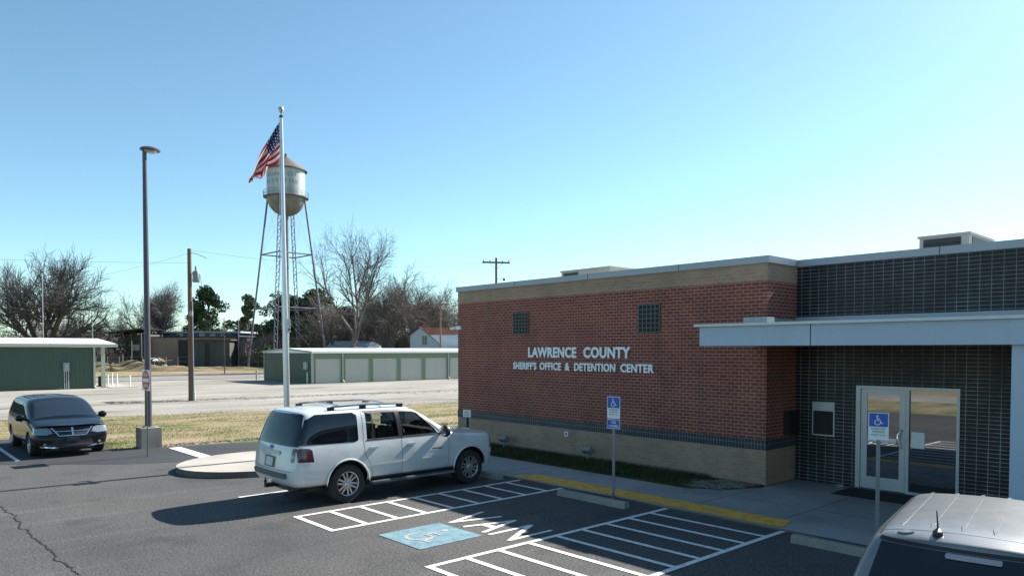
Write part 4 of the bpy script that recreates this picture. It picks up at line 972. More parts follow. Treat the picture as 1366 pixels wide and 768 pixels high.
C_.patch('lower_intake', rrect(-.52, .52, .33, .50, .05), 'front', M_trim, off=.008)
C_.patch('plate_holder', rrect(-.16, .16, .46, .58, .01), 'front', M_trim, off=.014, thick=.01)
C_.seam([(2.48, .35), (2.48, 1.08)]); C_.seam([(1.36, .55), (1.36, 1.1)]); C_.seam([(3.66, .35), (3.68, 1.05)]); C_.seam([(.45, .98), (2.4, .98)]); C_.seam([(.82, 4.15), (.72, 4.80)], 'top'); C_.seam([(-.82, 4.15), (-.72, 4.80)], 'top')
C_.join_seams()
for y in (1.55, 2.62): C_.both('door_handle', rrect(y, y+.18, .90, .93, .012), 'side', M_chrome, off=.004, thick=.02)
for sx in (1, -1):
    MB().tube([(sx*.62, .6-yc, 1.55), (sx*.64, .8-yc, 1.585), (sx*.65, 1.8-yc, 1.60), (sx*.64, 2.6-yc, 1.585), (sx*.62, 2.8-yc, 1.55)], [.01, .016, .016, .016, .01], 8).build('roof_rail', M_trim, root, smooth=True)
    MB().tube([(sx*(.1), 4.02-yc, 1.075), (sx*.1+.45, 3.86-yc, 1.155)], .008, 6).build('wiper', M_trim, root)
MB().box(-.62, .62, .3-yc, 4.7-yc, .17, .30).build('underbody', M_trim, root, bevel=.03)
C_.wheels(7, .215, False); C_.mirrors(3.56, 1.03, M_kpaint, .20, .17)

# ---- silver SUV in the corner -------------------------------------------------
root = empty('silver_suv', (-1.90, 7.68, 0), R(10), 'dusty silver SUV with ribbed roof in the near right corner', 'car')
P = dict(L=4.72, w=.90, H=1.79, zb=.33, belt=1.10, wr=.84, lean=.34, cowl_y=3.45, cowl_z=1.10, ws_y=2.55, nose_z=1.00, hubs=(.98, 3.78), r=.36, arch=.42,
         creases=[(None, 6, .4), (None, 8, .3), ((6, 7, 8, 9, 10, 11), 7, .3)], round=.13, cap_r=.05, cap_f=.06)
C_ = Car(P, root); yc = C_.yc; C_.finish_body([], M_spaint)
C_.patch('rear_window', [(-.72, 1.12), (.72, 1.12), (.70, 1.22), (.60, 1.655), (-.60, 1.655), (-.70, 1.22)], 'rear', M_tint, off=.004)
C_.patch('windscreen', [(-.74, 3.42), (.74, 3.42), (.60, 2.68), (-.60, 2.68)], 'top', M_wind, off=.005)
C_.both('side_window', [(.62, 1.13), (1.20, 1.12), (1.22, 1.58), (.86, 1.58)], 'side', M_tint, off=.005)
C_.both('side_window', [(1.28, 1.12), (2.10, 1.12), (2.08, 1.58), (1.30, 1.58)], 'side', M_tint, off=.005)
C_.both('side_window', [(2.18, 1.12), (3.05, 1.12), (2.62, 1.54), (2.15, 1.58)], 'side', M_tint, off=.005)
C_.patch('brake_light', rrect(-.17, .17, 1.615, 1.65, .012), 'rear', M_tailw, off=.010, thick=.012)
C_.patch('window_header', [(-.62, 1.66), (.62, 1.66), (.61, 1.685), (-.61, 1.685)], 'rear', M_trim, off=.003)
for x in (-.50, -.30, -.10, .10, .30, .50): C_.patch('roof_rib', [(x-.014, .84), (x, .74), (x+.014, .84), (x+.014, 2.3), (x, 2.42), (x-.014, 2.3)], 'top', M_spaint, off=.001, thick=.009, grid=.08)
for sx in (1, -1):
    C_.patch('roof_gutter', [(sx*.615, .62), (sx*.63, .62), (sx*.645, 2.5), (sx*.63, 2.5)], 'top', M_trim, off=.003)
    C_.patch('taillight', [(sx*.76, .85), (sx*.86, .85), (sx*.85, 1.2), (sx*.77, 1.2)], 'rear', M_tail, off=.008)
    C_.patch('headlight', [(sx*.5, .74), (sx*.8, .76), (sx*.8, .92), (sx*.5, .92)], 'front', M_lamp, off=.01)
C_.patch('bumper_pad', rrect(-.7, .7, .55, .66, .03), 'rear', M_lower, off=.012, thick=.03)
C_.patch('number_plate', rrect(-.155, .155, .80, .94, .01), 'rear', M_plate, off=.012, thick=.004)
C_.seam([(-.63, .66), (.63, .66)], 'top'); C_.seam([(-.63, .66), (-.66, 2.4)], 'top', w=.006); C_.seam([(1.24, .45), (1.24, 1.1)]); C_.seam([(2.14, .45), (2.14, 1.1)]); C_.seam([(3.1, .45), (3.14, 1.05)]); C_.seam([(-.72, .74), (.72, .74)], 'rear')
C_.join_seams()
an = MB(); an.lathe([(.045, 0), (.04, .022), (.015, .04), (0, .045)], 14, Matrix.Translation((-.24, .60-yc, 1.745)) @ Matrix.Diagonal((.8, 1.3, 1, 1))); an = an.build('antenna_base', M_trim, root, smooth=True)
MB().tube([(-.24, .60-yc, 1.78), (-.24, .52-yc, 1.93)], [.007, .004], 6).build('antenna_mast', M_trim, an)
C_.patch('roof_bump', [(-.45+.055*a, .60+.028*b_) for a, b_ in circ(0, 0, 1, 16)], 'top', M_spaint, off=.001, thick=.010)
MB().tube([(.0, .10-yc, 1.13), (.35, .20-yc, 1.22)], .008, 6).build('wiper', M_trim, root)
MB().box(-.6, .6, .3-yc, 4.3-yc, .20, .36).build('underbody', M_trim, root, bevel=.03)
C_.wheels(5, .22, False); C_.mirrors(3.15, 1.02, M_spaint, .14, .14)

# ================================================================== BACKGROUND BUILDINGS
# left storage building: long side facing the lot, ridge parallel to the street
e = empty('storage_building', (-66.5, 14.6, 0), 0, 'long dark green storage building with white roof and grey meter at far left', 'building')
MB().box(-12, 0, -34, 0, -.05, 3.30).build('wall', [M_green], e)
mb = MB(); y0, y1 = -34.3, 1.55
mb.prism([(.38, 3.34), (.38, 3.56), (-6, 4.10), (-12.38, 3.56), (-12.38, 3.34)], 'y', y0, y1); mb.build('roof', M_roofw, e)
MB().box(.382, .46, y0, y1+.02, 3.32, 3.58).build('gutter', M_sage, e, bevel=.01)
for y in (-.02, ): MB().box(.005, .12, -.16, -.02, .1, 3.32).build('downspout', M_sage, e)
MB().box(-.14, .05, .42, .70, 0, 3.33).build('post', M_sage, e, bevel=.01); MB().box(-12.0, -11.8, 1.2, 1.4, 0, 3.33).build('post', M_sage, e, bevel=.01)
mt = MB().box(.01, .22, -2.28, -1.88, 1.39, 2.08).build('meter_box', M_meter, e, bevel=.015)
MB().lathe([(.12, 0), (.12, .06), (.09, .10), (0, .11)], 14, Matrix.Translation((.22, -2.08, 1.85)) @ Matrix.Rotation(R(90), 4, 'Y')).build('meter_dial', M_galv, mt, smooth=True)
for y in (-2.22, -2.08, -1.94): MB().tube([(.09, y, 0), (.09, y, 1.39)], .028, 8).build('conduit', M_galv, e, smooth=True)
MB().tube([(.12, -.09, .12), (.35, -.07, .06)], .07, 8).build('downspout_elbow', M_white, e, smooth=True)
for i, (x, y, hh, lb) in enumerate(((-68.5, 15.95, 1.0, 'white pipe bollard right beside the dark barrel'), (-69.3, 16.85, 1.05, 'white pipe bollard second out from the green building corner'), (-67.1, 17.3, .95, 'white pipe bollard standing farthest from the green building'), (-71.1, 16.9, 1.05, 'white pipe bollard at the back behind the others'))):
    e = empty('bollard', (x, y, -.03), 0, lb, 'bollard', 'white bollards by the green building')
    MB().tube([(0, 0, 0), (0, 0, hh)], .055, 12).build('pipe', M_white, e, smooth=True); MB().lathe([(.055, 0), (.04, .03), (0, .045)], 12, Matrix.Translation((0, 0, hh))).build('cap', M_white, e, smooth=True)
e = empty('barrel', (-69.6, 15.75, -.03), 0, 'dark steel barrel beside the green building corner post', 'barrel')
MB().lathe([(0, 0), (.28, 0), (.29, .02), (.28, .28), (.295, .3), (.28, .32), (.28, .58), (.295, .6), (.28, .62), (.28, .86), (.29, .88), (.26, .88), (0, .86)], 20).build('drum', M_black, e, smooth=True)
MB().box(-71.5, -66.0, 15.6, 17.6, -.04, .02).build('loading_pad', M_conc)['kind'] = 'structure'

# right storage building: row of roll-up doors
e = empty('storage_building', (-62.0, 31.35, 0), 0, 'low green storage building with a row of pale roll-up doors', 'building')
DW = [(.30, 2.95), (3.38, 6.08), (6.42, 9.29), (9.65, 12.31), (12.69, 15.51), (15.92, 18.7), (19.1, 21.8), (22.2, 24.9), (25.3, 28.0)]
LEN = 28.6
MB().box(-10.4, -.12, 0, LEN, -.05, 2.82).build('wall', [M_greenx], e)
mb = MB(); prev = 0
for a, b_ in DW: mb.box(-.118, 0, prev, a, -.05, 2.25); prev = b_
mb.box(-.118, 0, prev, LEN, -.05, 2.25); mb.box(-.118, 0, 0, LEN, 2.251, 2.82); mb.build('front_frieze', M_sagedark, e)
for a, b_ in DW:
    d = MB().box(-.110, -.04, a+.002, b_-.002, -.03, 2.245).build('roll_up_door', M_rollup, e)
    MB().box(-.038, -.012, (a+b_)/2-.1, (a+b_)/2+.1, .55, .60).build('door_latch', M_galv, d)
    for q in (a+.03, b_-.09): MB().box(-.03, .012, q, q+.06, -.03, 2.249).build('door_track', M_sage, d)
mb = MB(); mb.prism([(.25, 2.80), (.25, 2.98), (-5.2, 3.27), (-10.65, 2.98), (-10.65, 2.80)], 'y', -.12, LEN+.12); mb.build('roof', M_roofw, e)
MB().box(.252, .34, -.16, LEN+.16, 2.79, 3.0).build('gutter', M_white, e, bevel=.01)
mb = MB(); mb.prism([(.25, 2.78), (.25, 2.99), (-5.2, 3.28), (-10.65, 2.99), (-10.65, 2.78), (-5.2, 3.10)], 'y', -.15, -.122); mb.build('rake_trim', M_sage, e)
MB().box(-.02, .10, -.10, .10, 0, 2.80).build('corner_trim', M_sage, e); MB().box(-10.5, -10.38, -.06, .06, 0, 2.80).build('corner_trim', M_sage, e)
for y in (3.06, 15.62):
    MB().box(.013, .12, y, y+.12, .15, 2.80).build('downspout', M_sage, e); MB().tube([(.07, y+.06, .2), (.33, y+.09, .06)], .07, 8).build('downspout_elbow', M_white, e, smooth=True)
MB().box(-1.35, -.75, -.20, -.01, 1.28, 1.95).build('electric_panel', M_sage, e, bevel=.01)
for i, (x, y, lb) in enumerate(((-62.2, 30.95, 'pale bollard at the near corner of the roll-up door building'), (-73.4, 30.9, 'pale bollard at the far corner of the roll-up door building'))):
    g_ = empty('bollard', (x, y, -.03), 0, lb, 'bollard', 'bollards by the roll-up door building')
    MB().tube([(0, 0, 0), (0, 0, 1.05)], .08, 12).build('pipe', M_sage, g_, smooth=True); MB().lathe([(.08, 0), (.05, .04), (0, .05)], 12, Matrix.Translation((0, 0, 1.05))).build('cap', M_sage, g_, smooth=True)

def far(name, lat, dep, label, cat, rz=0, group=None):
    x, y = WL(lat, dep); return empty(name, (x, y, -.05), ROT_F + rz, label, cat, group)
# old industrial building: local x runs left to right, y away
e = far('industrial_building', -63, 144, 'long tan industrial building with blue roof beyond the dirt mounds', 'building', R(-4))
MB().box(-9.4, 8.6, 0, 14, 0, 5.55).build('wall', M_tanwall, e); MB().box(-9.5, 8.7, -.1, 14, 5.551, 5.75).build('coping', M_trim, e)
MB().box(-9.2, 6.9, 5, 13, 5.76, 6.60).build('clerestory', M_bluroof, e); mb = MB(); mb.box(-9.5, 7.4, 4.6, 13.4, 6.601, 6.92); mb.build('roof', M_palewall, e)
for k in range(7): MB().box(-8.4+k*2.3, -7.2+k*2.3, 4.97, 4.998, 5.9, 6.5).build('window', M_tint, e)
for x in (-6, -1.5): MB().box(x, x+1.6, -.03, -.002, 0, 2.4).build('door', M_tanwall, e)
e = far('open_shed', -75, 141, 'dark open sided shed left of the tan industrial building', 'shed')
MB().box(-3.2, 3.2, 2.5, 8, 0, 6.2).build('back_wall', M_darkshed, e); mb = MB(); mb.prism([(-3.6, 6.3), (3.5, 7.1), (3.5, 7.35), (-3.6, 6.55)], 'y', -.5, 8.5); mb.build('roof', M_trim, e)
for x in (-3.1, -.9, 1.2, 3.1): MB().box(x-.09, x+.09, -.1, .1, 0, 6.4).build('post', M_darkshed, e)
MB().box(.2, 1.5, 2.3, 2.48, 3.0, 4.2).build('window', M_palewall, e)
e = far('board_shed', -57.2, 138, 'tall dark weathered board shed in front of the tan building', 'shed')
MB().box(-4.2, 3.6, 0, 5, 0, 5.0).build('wall', M_darkshed, e); MB().box(-1.1, -.3, -.05, -.005, 0, 4.3).build('door', M_trim, e)
mb = MB(); mb.prism([(-4.4, 5.0), (4.0, 4.9), (4.0, 5.1), (-4.4, 5.25)], 'y', -.5, 5.3); mb.build('roof', M_wood, e)
MB().box(-6.3, -4.25, .3, 5, 0, 5.05).build('lean_to', M_trim, e)
e = far('board_fence', -79, 128, 'low dark board fence behind the dirt mounds at left', 'fence')
MB().box(-11, 10.5, 0, .1, .9, 2.35).build('boards', M_darkshed, e)
for k in range(8): MB().box(-11+k*3.05, -10.85+k*3.05, -.12, -.005, 0, 2.4).build('post', M_wood, e)
e = far('wire_fence', -63, 124, 'thin grey wire fence in front of the scrap heap', 'fence')
for k in range(9): MB().tube([(-8+k*2, 0, 0), (-8+k*2, 0, 2.0)], .035, 6).build('post', M_galv, e)
for z in (.3, 1.15, 1.95): MB().tube([(-8, 0, z), (8, 0, z)], .012, 4).build('rail', M_galv, e)
random.seed(21); e = far('scrap_heap', -61.5, 126, 'small heap of scrap sheets and timber before the tan building', 'scrap heap')
for k in range(16):
    M_ = Matrix.Translation((random.uniform(-1.8, 1.8), random.uniform(-.8, .8), random.uniform(.2, 1.5))) @ Matrix.Rotation(random.uniform(-.9, .9), 4, 'Y') @ Matrix.Rotation(random.uniform(0, 3), 4, 'Z')
    MB().box(-.8, .8, -.4, .4, -.04, .04, M_).build('scrap_piece', random.choice([M_palewall, M_wood, M_darkshed, M_trim]), e)
# metal roofed shed and the white house
e = far('carport_shed', -27.3, 128, 'dark open shed with pale metal roof left of the house', 'shed')
MB().box(-4.9, 3.6, 3.2, 6, 0, 3.6).build('back_wall', M_darkshed, e); MB().box(-3.9, 1.6, -.2, .0, 2.2, 3.9).build('front_shade_board', M_trim, e)  # black board under the eave stands in for the shade inside the open front
mb = MB(); mb.prism([(-1.2, 3.55), (3.0, 4.75), (7.0, 3.55), (7.0, 3.45), (-1.2, 3.42)], 'x', -5.2, 2.0)
mb.build('roof', M_palewall, e)
mb = MB()
P4 = [(2.002, -1.2, 3.5), (5.2, -.6, 3.3), (5.2, 6.4, 3.3), (2.002, 7, 3.5)]; mb.face([P4[0], P4[1], (2.002, 3.0, 4.72)]); mb.face([P4[1], P4[2], (2.002, 3.0, 4.72)]); mb.face([P4[2], P4[3], (2.002, 3.0, 4.72)]); mb.face(P4); mb.build('side_roof', M_roofw, e)
for x in (-4.6, -1.6, 1.6): MB().box(x-.08, x+.08, -.1, .05, 0, 3.4).build('post', M_trim, e)
e = far('gable_house', -12.6, 108, 'pale clapboard house with rust red upper roof behind the storage row', 'house', R(-14))
mb = MB(); mb.prism([(-2.7, 0), (-2.7, 5.35), (-1.15, 6.45), (2.6, 3.5), (2.6, 0)], 'y', 0, 1.0); mb.build('gable_wall', M_palewall, e)
mb = MB(); mb.box(-2.65, 9.5, 1.002, 8, 0, 4.6); mb.build('wall', M_palewall, e)
w = MB().box(-.75, -.05, -.06, -.004, 3.9, 5.2).build('window', M_tint, e); MB().box(-.42, -.38, -.075, -.062, 3.9, 5.2).build('window_bar', M_palewall, w)
mb = MB()
mb.face([(-1.2, -.2, 6.52), (9.8, -.2, 6.3), (9.8, -1.0, 5.35), (.45, -.2, 5.35)]); mb.face([(-1.2, -.2, 6.52), (9.8, -.2, 6.3), (9.8, 8, 5.2), (-2.8, 8, 5.2)]); mb.build('upper_roof', M_rusted, e)
mb = MB(); mb.face([(.5, -.22, 5.34), (9.8, -1.02, 5.34), (9.8, -2.6, 3.9), (2.8, -.25, 3.45)]); mb.build('lower_roof', M_roofw, e)
mb = MB(); mb.prism([(-2.85, 5.25), (-1.15, 6.5), (-1.15, 6.62), (-2.95, 5.33)], 'y', -.25, 1.0); mb.build('roof_edge', M_trim, e)
MB().box(3.0, 9.6, -1.9, .9, 0, 3.6).build('side_wing', M_palewall, e)

# water tower
TX, TY = WL(-38.6, 125); e = empty('water_tower', (TX, TY, -.05), ROT_F, 'old silver water tower with conical roof on four tall braced legs', 'water tower')
tk = MB(); tk.lathe([(3.16, 29.1), (3.16, 33.75)], 48); tk = tk.build('tank', M_tank, e, smooth=True)
rf = MB(); rf.lathe([(3.55, 33.55), (3.52, 33.75), (1.8, 35.0), (.25, 36.05), (.2, 36.1), (.2, 36.5), (0, 36.6)], 40); rf.build('roof', M_tankrust, tk, smooth=True)
bw = MB(); bw.lathe([(3.14, 29.1)] + [(3.14*math.cos(R(a)), 29.1-3.15*math.sin(R(a))) for a in range(6, 84, 6)] + [(.4, 25.98), (0, 25.95)], 40); bw.build('bowl', M_tankbowl, tk, smooth=True)
wk = MB(); wk.lathe([(3.17, 29.0), (3.75, 29.0), (3.75, 29.1), (3.17, 29.1)], 40); wk = wk.build('walkway', M_tankleg, tk, smooth=True)
ra = MB()
for z in (29.55, 30.0): ra.tube([(3.72*math.cos(R(a)), 3.72*math.sin(R(a)), z) for a in range(0, 361, 12)], .03, 4)
for a in range(0, 360, 15): ra.tube([(3.72*math.cos(R(a)), 3.72*math.sin(R(a)), 29.1), (3.72*math.cos(R(a)), 3.72*math.sin(R(a)), 30.0)], .03, 4)
ra.build('railing', M_tankleg, wk)
MB().tube([(0, 0, 0), (0, 0, 26)], .38, 14).build('riser_pipe', M_tankleg, e, smooth=True)
LA = [R(0), R(90), R(180), R(270)]
def leg_pt(a, z): r = 6.85 - (6.85-3.15)*(z/29.0); return Vector((r*math.cos(a), r*math.sin(a), z))
for i, a in enumerate(LA):
    lg = MB()
    if i in (0, 2): lg.tube([leg_pt(a, 0), leg_pt(a, 29.0)], .17, 8)
    else:
        for s in (-1, 1):
            off = Vector((-math.sin(a), math.cos(a), 0))*.26*s; lg.tube([leg_pt(a, 0)+off, leg_pt(a, 29.0)+off], .085, 6)
        for k in range(48):
            z = k*.6; s = 1 if k % 2 else -1; t = Vector((-math.sin(a), math.cos(a), 0))*.26; lg.tube([leg_pt(a, z)+t*s, leg_pt(a, z+.6)-t*s], .055, 4)
    lg.build('leg', M_tankleg, e, smooth=True)
for z in (10.2, 19.4):
    for i in range(4): MB().tube([leg_pt(LA[i], z), leg_pt(LA[(i+1) % 4], z)], .11, 6).build('strut', M_tankleg, e)
for z0, z1 in ((0, 10.2), (10.2, 19.4), (19.4, 29.0)):
    for i in range(4):
        for a, b_ in ((i, (i+1) % 4), ((i+1) % 4, i)): MB().tube([leg_pt(LA[a], z0), leg_pt(LA[b_], z1)], .012, 4).build('tie_rod', M_tankleg, e)
random.seed(4)                                   # faint worn lettering, two rows that can no longer be read
lt = MB()
for row, z in ((0, 32.1), (1, 31.0)):
    for k in range(9):
        a = R(-150 + k*13 + row*4) ; r = 3.175
        for q in range(3):
            aa = a + R(random.uniform(0, 7)); hh = random.uniform(.25, .75); ww = R(random.uniform(1.2, 2.6)); z0 = z + random.uniform(0, .75-hh)
            lt.face([(r*math.cos(aa), r*math.sin(aa), z0), (r*math.cos(aa+ww), r*math.sin(aa+ww), z0), (r*math.cos(aa+ww), r*math.sin(aa+ww), z0+hh), (r*math.cos(aa), r*math.sin(aa), z0+hh)])
for v in lt.bm.verts: pass
lt.build('worn_lettering', M_letterg, tk)

# ================================================================== POLES AND WIRES
e = empty('utility_pole', (-46.3, 15.37, -.03), ROT_F, 'brown wooden utility pole with grey transformer standing in the gravel yard', 'utility pole')
MB().tube([(0, 0, -.2), (0, 0, 9.3)], [.16, .115], 14).build('pole', M_wood, e, smooth=True)
MB().tube([(.08, 0, 9.05), (.45, 0, 8.98), (1.05, 0, 8.72)], .022, 6).build('bracket_arm', M_galv, e)
tf = MB(); tf.lathe([(0, 0), (.20, .0), (.21, .03), (.21, .62), (.17, .68), (0, .70)], 18, Matrix.Translation((.40, 0, 7.25))); tf = tf.build('transformer', M_can, e, smooth=True)
MB().lathe([(.05, 0), (.07, .06), (.04, .10), (.07, .14), (.03, .32), (0, .33)], 10, Matrix.Translation((.38, 0, 7.95))).build('bushing', M_can, tf, smooth=True)
MB().box(.10, .20, -.05, .05, 7.35, 7.42).build('hanger', M_galv, e); MB().box(.10, .20, -.05, .05, 7.75, 7.82).build('hanger', M_galv, e)
MB().tube([(.30, 0, 7.9), (.62, 0, 7.75), (.72, 0, 7.2), (.66, 0, 6.6), (.22, 0, 6.2)], .014, 5).build('drop_wire', M_wire, e, smooth=True)
MB().tube([(.18, -.03, .1), (.16, -.03, 6.1)], .03, 6).build('conduit', M_galv, e); MB().box(.14, .26, -.09, .03, 0, .55).build('conduit_guard', M_sage, e)
MB().box(.03, .22, -.18, -.10, 5.2, 5.5).build('meter_box', M_meter, e)
def pole(lat_, dep_, h, label, arm=None, r=.13, mat=M_wood, extra=False, armrot=0, group='distant poles'):
    e = far('utility_pole', lat_, dep_, label, 'utility pole', armrot, group)
    MB().tube([(0, 0, 0), (0, 0, h)], [r, r*.72], 10).build('pole', mat, e, smooth=True)
    if arm:
        MB().box(-arm, arm, -.06, .06, h-.45, h-.32).build('crossarm', M_wood, e)
        for q in (-arm+.1, -arm*.45, arm*.45, arm-.1): MB().lathe([(.03, 0), (.05, .05), (.03, .09), (.045, .13), (0, .17)], 8, Matrix.Translation((q, 0, h-.32))).build('insulator', M_can, e, smooth=True)
        for s in (-1, 1): MB().tube([(s*arm*.5, 0, h-.42), (0, -.05, h-.95)], .02, 4).build('brace', M_galv, e)
    if extra:
        MB().tube([(0, 0, h-1.7), (.62, 0, h-1.65)], .025, 6).build('lamp_arm', M_galv, e)
        MB().lathe([(.16, 0), (.12, .1), (.04, .22), (0, .22)], 10, Matrix.Translation((.68, 0, h-1.85))).build('lamp_head', M_trim, e, smooth=True)
    return e
pole(-1.3, 60, 10.7, 'wooden pole with crossarm rising behind the brick parapet', 1.15, extra=True, armrot=R(12))
pole(-8.45, 86, 8.9, 'wooden pole with short crossarm in front of the pale house', .75, r=.12)
pole(-58.0, 90, 12.6, 'thin pale mast in front of the wide bare tree at left', None, r=.06, mat=M_galv)
pole(-51.9, 90, 6.6, 'short thin pale pole behind the green building roof', None, r=.05, mat=M_galv)
pole(-53.0, 141, 9.3, 'thin distant pole between the evergreens and the water tower', None, r=.10, mat=M_galv)
pole(-36.4, 92, 7.2, 'thin dark pole behind the flat roof near the tower leg', None, r=.07)
def wire(a, b_, sag, r, label):
    pts = [(a[0]+(b_[0]-a[0])*t, a[1]+(b_[1]-a[1])*t, a[2]+(b_[2]-a[2])*t - sag*4*t*(1-t)) for t in [k/20 for k in range(21)]]
    tag(MB().tube(pts, r, 4).build('power_line', M_wire, None), label, 'power line', 'overhead wires')
p2 = WL(-1.3, 60); p3 = WL(-8.45, 86)
wire((-46.3, 15.37, 9.2), (p2[0], p2[1], 10.3), .7, .007, 'upper wire from the transformer pole to the pole behind the parapet')
wire((-46.3, 15.37, 8.4), (-47, -40, 8.4), 1.0, .007, 'overhead wire running left from the transformer pole')
wire((-46.3, 15.37, 6.3), (-66.4, 13.6, 3.7), .5, .007, 'slack service wire from the transformer pole to the green building')
a_ = WL(-70, 96); wire((a_[0], a_[1], 12.5), (-46.3, 15.37, 9.0), 1.2, .007, 'thin wire crossing the sky above the left trees')
a_ = WL(-40, 90); wire((a_[0], a_[1], 6.6), (p3[0], p3[1], 7.4), .6, .010, 'upper wire in front of the trees ending at the house pole')
wire((a_[0], a_[1], 5.3), (p3[0], p3[1], 6.2), .6, .010, 'lower wire in front of the trees ending at the house pole')

# ================================================================== TREES
def rot_about(d, ang, az):
    u = d.orthogonal().normalized(); w_ = d.cross(u); s = u*math.cos(az) + w_*math.sin(az)
    return (d*math.cos(ang) + s*math.sin(ang)).normalized()
def bare_tree(seed, H, trunk_h, r0, nfork, ang, lens, kids, up=.12, wig=.16, thin=1.0, minr=.014):
    rnd = random.Random(seed); tr = MB(); cr = MB()
    def seg(mb, p, d, L, ra, rb, n, sides, upb):
        pts = [p.copy()]; rs = [ra]; dirs = [d.copy()]
        for i in range(n):
            d = (d + Vector((rnd.gauss(0, wig), rnd.gauss(0, wig), rnd.gauss(0, wig*.6) + upb))).normalized()
            p = p + d*(L/n); pts.append(p.copy()); rs.append(ra + (rb-ra)*(i+1)/n); dirs.append(d.copy())
        mb.tube(pts, rs, sides, cap=False); return pts, rs, dirs
    def grow(p, d, L, r, lv):
        last = lv == len(lens)-1
        mb = tr if lv == 0 else cr
        pts, rs, ds = seg(mb, p, d, L, r, max(minr*.7, r*(.42 if not last else .35)), 5 if lv < 2 else 3, 6 if lv < 1 else (4 if lv < 2 else 3), up*(1 if lv < 2 else .5))
        if last: return
        k = kids[lv]
        for j in range(k):
            t = .22 + .78*(j + rnd.random()*.8)/k if lv else .35 + .65*(j+rnd.random()*.7)/k
            t = min(t, .999); q = t*(len(pts)-1); i = int(q); f = q-i
            pp = pts[i].lerp(pts[min(i+1, len(pts)-1)], f); dd = ds[min(i+1, len(ds)-1)]
            grow(pp, rot_about(dd, R(rnd.uniform(24, 58)), rnd.random()*6.283), lens[lv+1]*rnd.uniform(.6, 1.15)*(1.1-.35*t), max(minr, rs[i]*rnd.uniform(.42, .62)), lv+1)
    pts, rs, ds = seg(tr, Vector((0, 0, -.1)), Vector((0, 0, 1)), trunk_h, r0*1.15, r0*.85, 4, 8, 0)
    for j in range(nfork):
        az = 2*math.pi*(j+rnd.random()*.5)/nfork; a = R(rnd.uniform(*ang)); grow(pts[-1] - Vector((0, 0, rnd.random()*trunk_h*.25)), rot_about(Vector((0, 0, 1)), a, az), lens[0]*rnd.uniform(.8, 1.1), r0*rnd.uniform(.42, .62), 0)
    return tr, cr
protos = {}
def make_tree(key, mb2, mats, loc, label, group, sc=1, rz=0, name='bare_tree', cat='tree'):
    e = empty(name, (loc[0], loc[1], -.05), rz, label, cat, group); e.scale = (sc,)*3 if not hasattr(sc, '__len__') else sc
    mb2[0].build('trunk', mats[0], e, smooth=True); mb2[1].build('crown', mats[1], e, smooth=False); protos[key] = e; return e
def more(key, lat_, dep_, label, group, sc=1, rz=0):
    c = copy_tree(protos[key]); x, y = WL(lat_, dep_); c.location = (x, y, -.05); c.rotation_euler = (0, 0, rz); c.scale = (sc,)*3 if not hasattr(sc, '__len__') else sc
    c['label'] = label; c['group'] = group; return c
GT = 'bare winter trees'
make_tree('wide', bare_tree(7, 17, 2.6, .62, 9, (18, 72), (7.6, 4.6, 2.7, 1.5), (9, 8, 8), up=.10, wig=.2, minr=.017), (M_bark, M_bark), WL(-70.2, 109), 'wide spreading dark bare tree behind the green building roof', GT, (1.22, 1.22, 1.42))
make_tree('round', bare_tree(12, 16, 2.4, .40, 10, (6, 62), (6.6, 3.8, 2.3, 1.3), (9, 8, 8), up=.05, wig=.2, minr=.015), (M_barkr, M_barkr), WL(-74.0, 150), 'rounded reddish bare tree above the dark open shed', GT, (1.1, 1.1, 1.55))
make_tree('tall', bare_tree(57, 22, 5.0, .38, 6, (6, 40), (10.5, 5.0, 2.7, 1.4), (9, 6, 6), up=.07, wig=.15, minr=.013), (M_barkl, M_bark), WL(-23.9, 106), 'tallest bare tree right of the water tower with long upright limbs', GT, (.95, .95, 1.25))
make_tree('vase', bare_tree(44, 14, 1.8, .30, 8, (5, 42), (7.6, 3.6, 2.1, 1.2), (9, 7, 6), up=.07, wig=.18, minr=.014), (M_bark, M_barkr), WL(-20.5, 118), 'bushy bare tree close right of the tallest tree', GT, (1.3, 1.3, 1.35))
def crown_leaves(seed, clumps, n, size):
    rnd = random.Random(seed); mb = MB()
    for k in range(n):
        c, rad = rnd.choice(clumps); a = rnd.random()*6.283; z = rnd.uniform(-1, 1); q = math.sqrt(1-z*z); rr = rnd.random()**.4
        p = Vector((c[0]+rad*q*math.cos(a)*rr, c[1]+rad*q*math.sin(a)*rr, c[2]+rad*.75*z*rr))
        s = size*rnd.uniform(.5, 1.3); u = Vector((rnd.gauss(0, 1), rnd.gauss(0, 1), rnd.gauss(0, .7))).normalized(); w_ = u.orthogonal().normalized()
        w_ = (w_ + u.cross(w_)*rnd.uniform(-1, 1)).normalized()
        mb.face([p-u*s-w_*s*.4, p+u*s-w_*s*.5, p+u*s*.7+w_*s*.6, p-u*s*.6+w_*s*.5])
    return mb
def evergreen(key, seed, H, rad, n, lat_, dep_, label, mats, trunk=.3, sc=1, base=.22, name='evergreen_tree'):
    rnd = random.Random(seed); cl = []; tr = MB(); tr.tube([(0, 0, -.1), (.1, .05, H*.5), (0, 0, H*.92)], [trunk, trunk*.7, .06], 8)
    for k in range(n):
        t = base + (1-base)*((k+.5)/n); prof = math.sin(math.pi*min(1, (t-base)/(1-base)*.80+.14))**.7
        a = rnd.random()*6.283; r = rad*prof*rnd.uniform(.35, .95); c = (r*math.cos(a), r*math.sin(a), H*t); cr_ = rad*rnd.uniform(.26, .44)
        cl.append((c, cr_)); tr.tube([(0, 0, H*t*.82), (c[0]*.6, c[1]*.6, H*t*.94), c], [.09, .06, .02], 4)
    return make_tree(key, (tr, crown_leaves(seed+1, cl, n*300, .22)), mats, WL(lat_, dep_), label, 'evergreen trees', sc, 0, name)
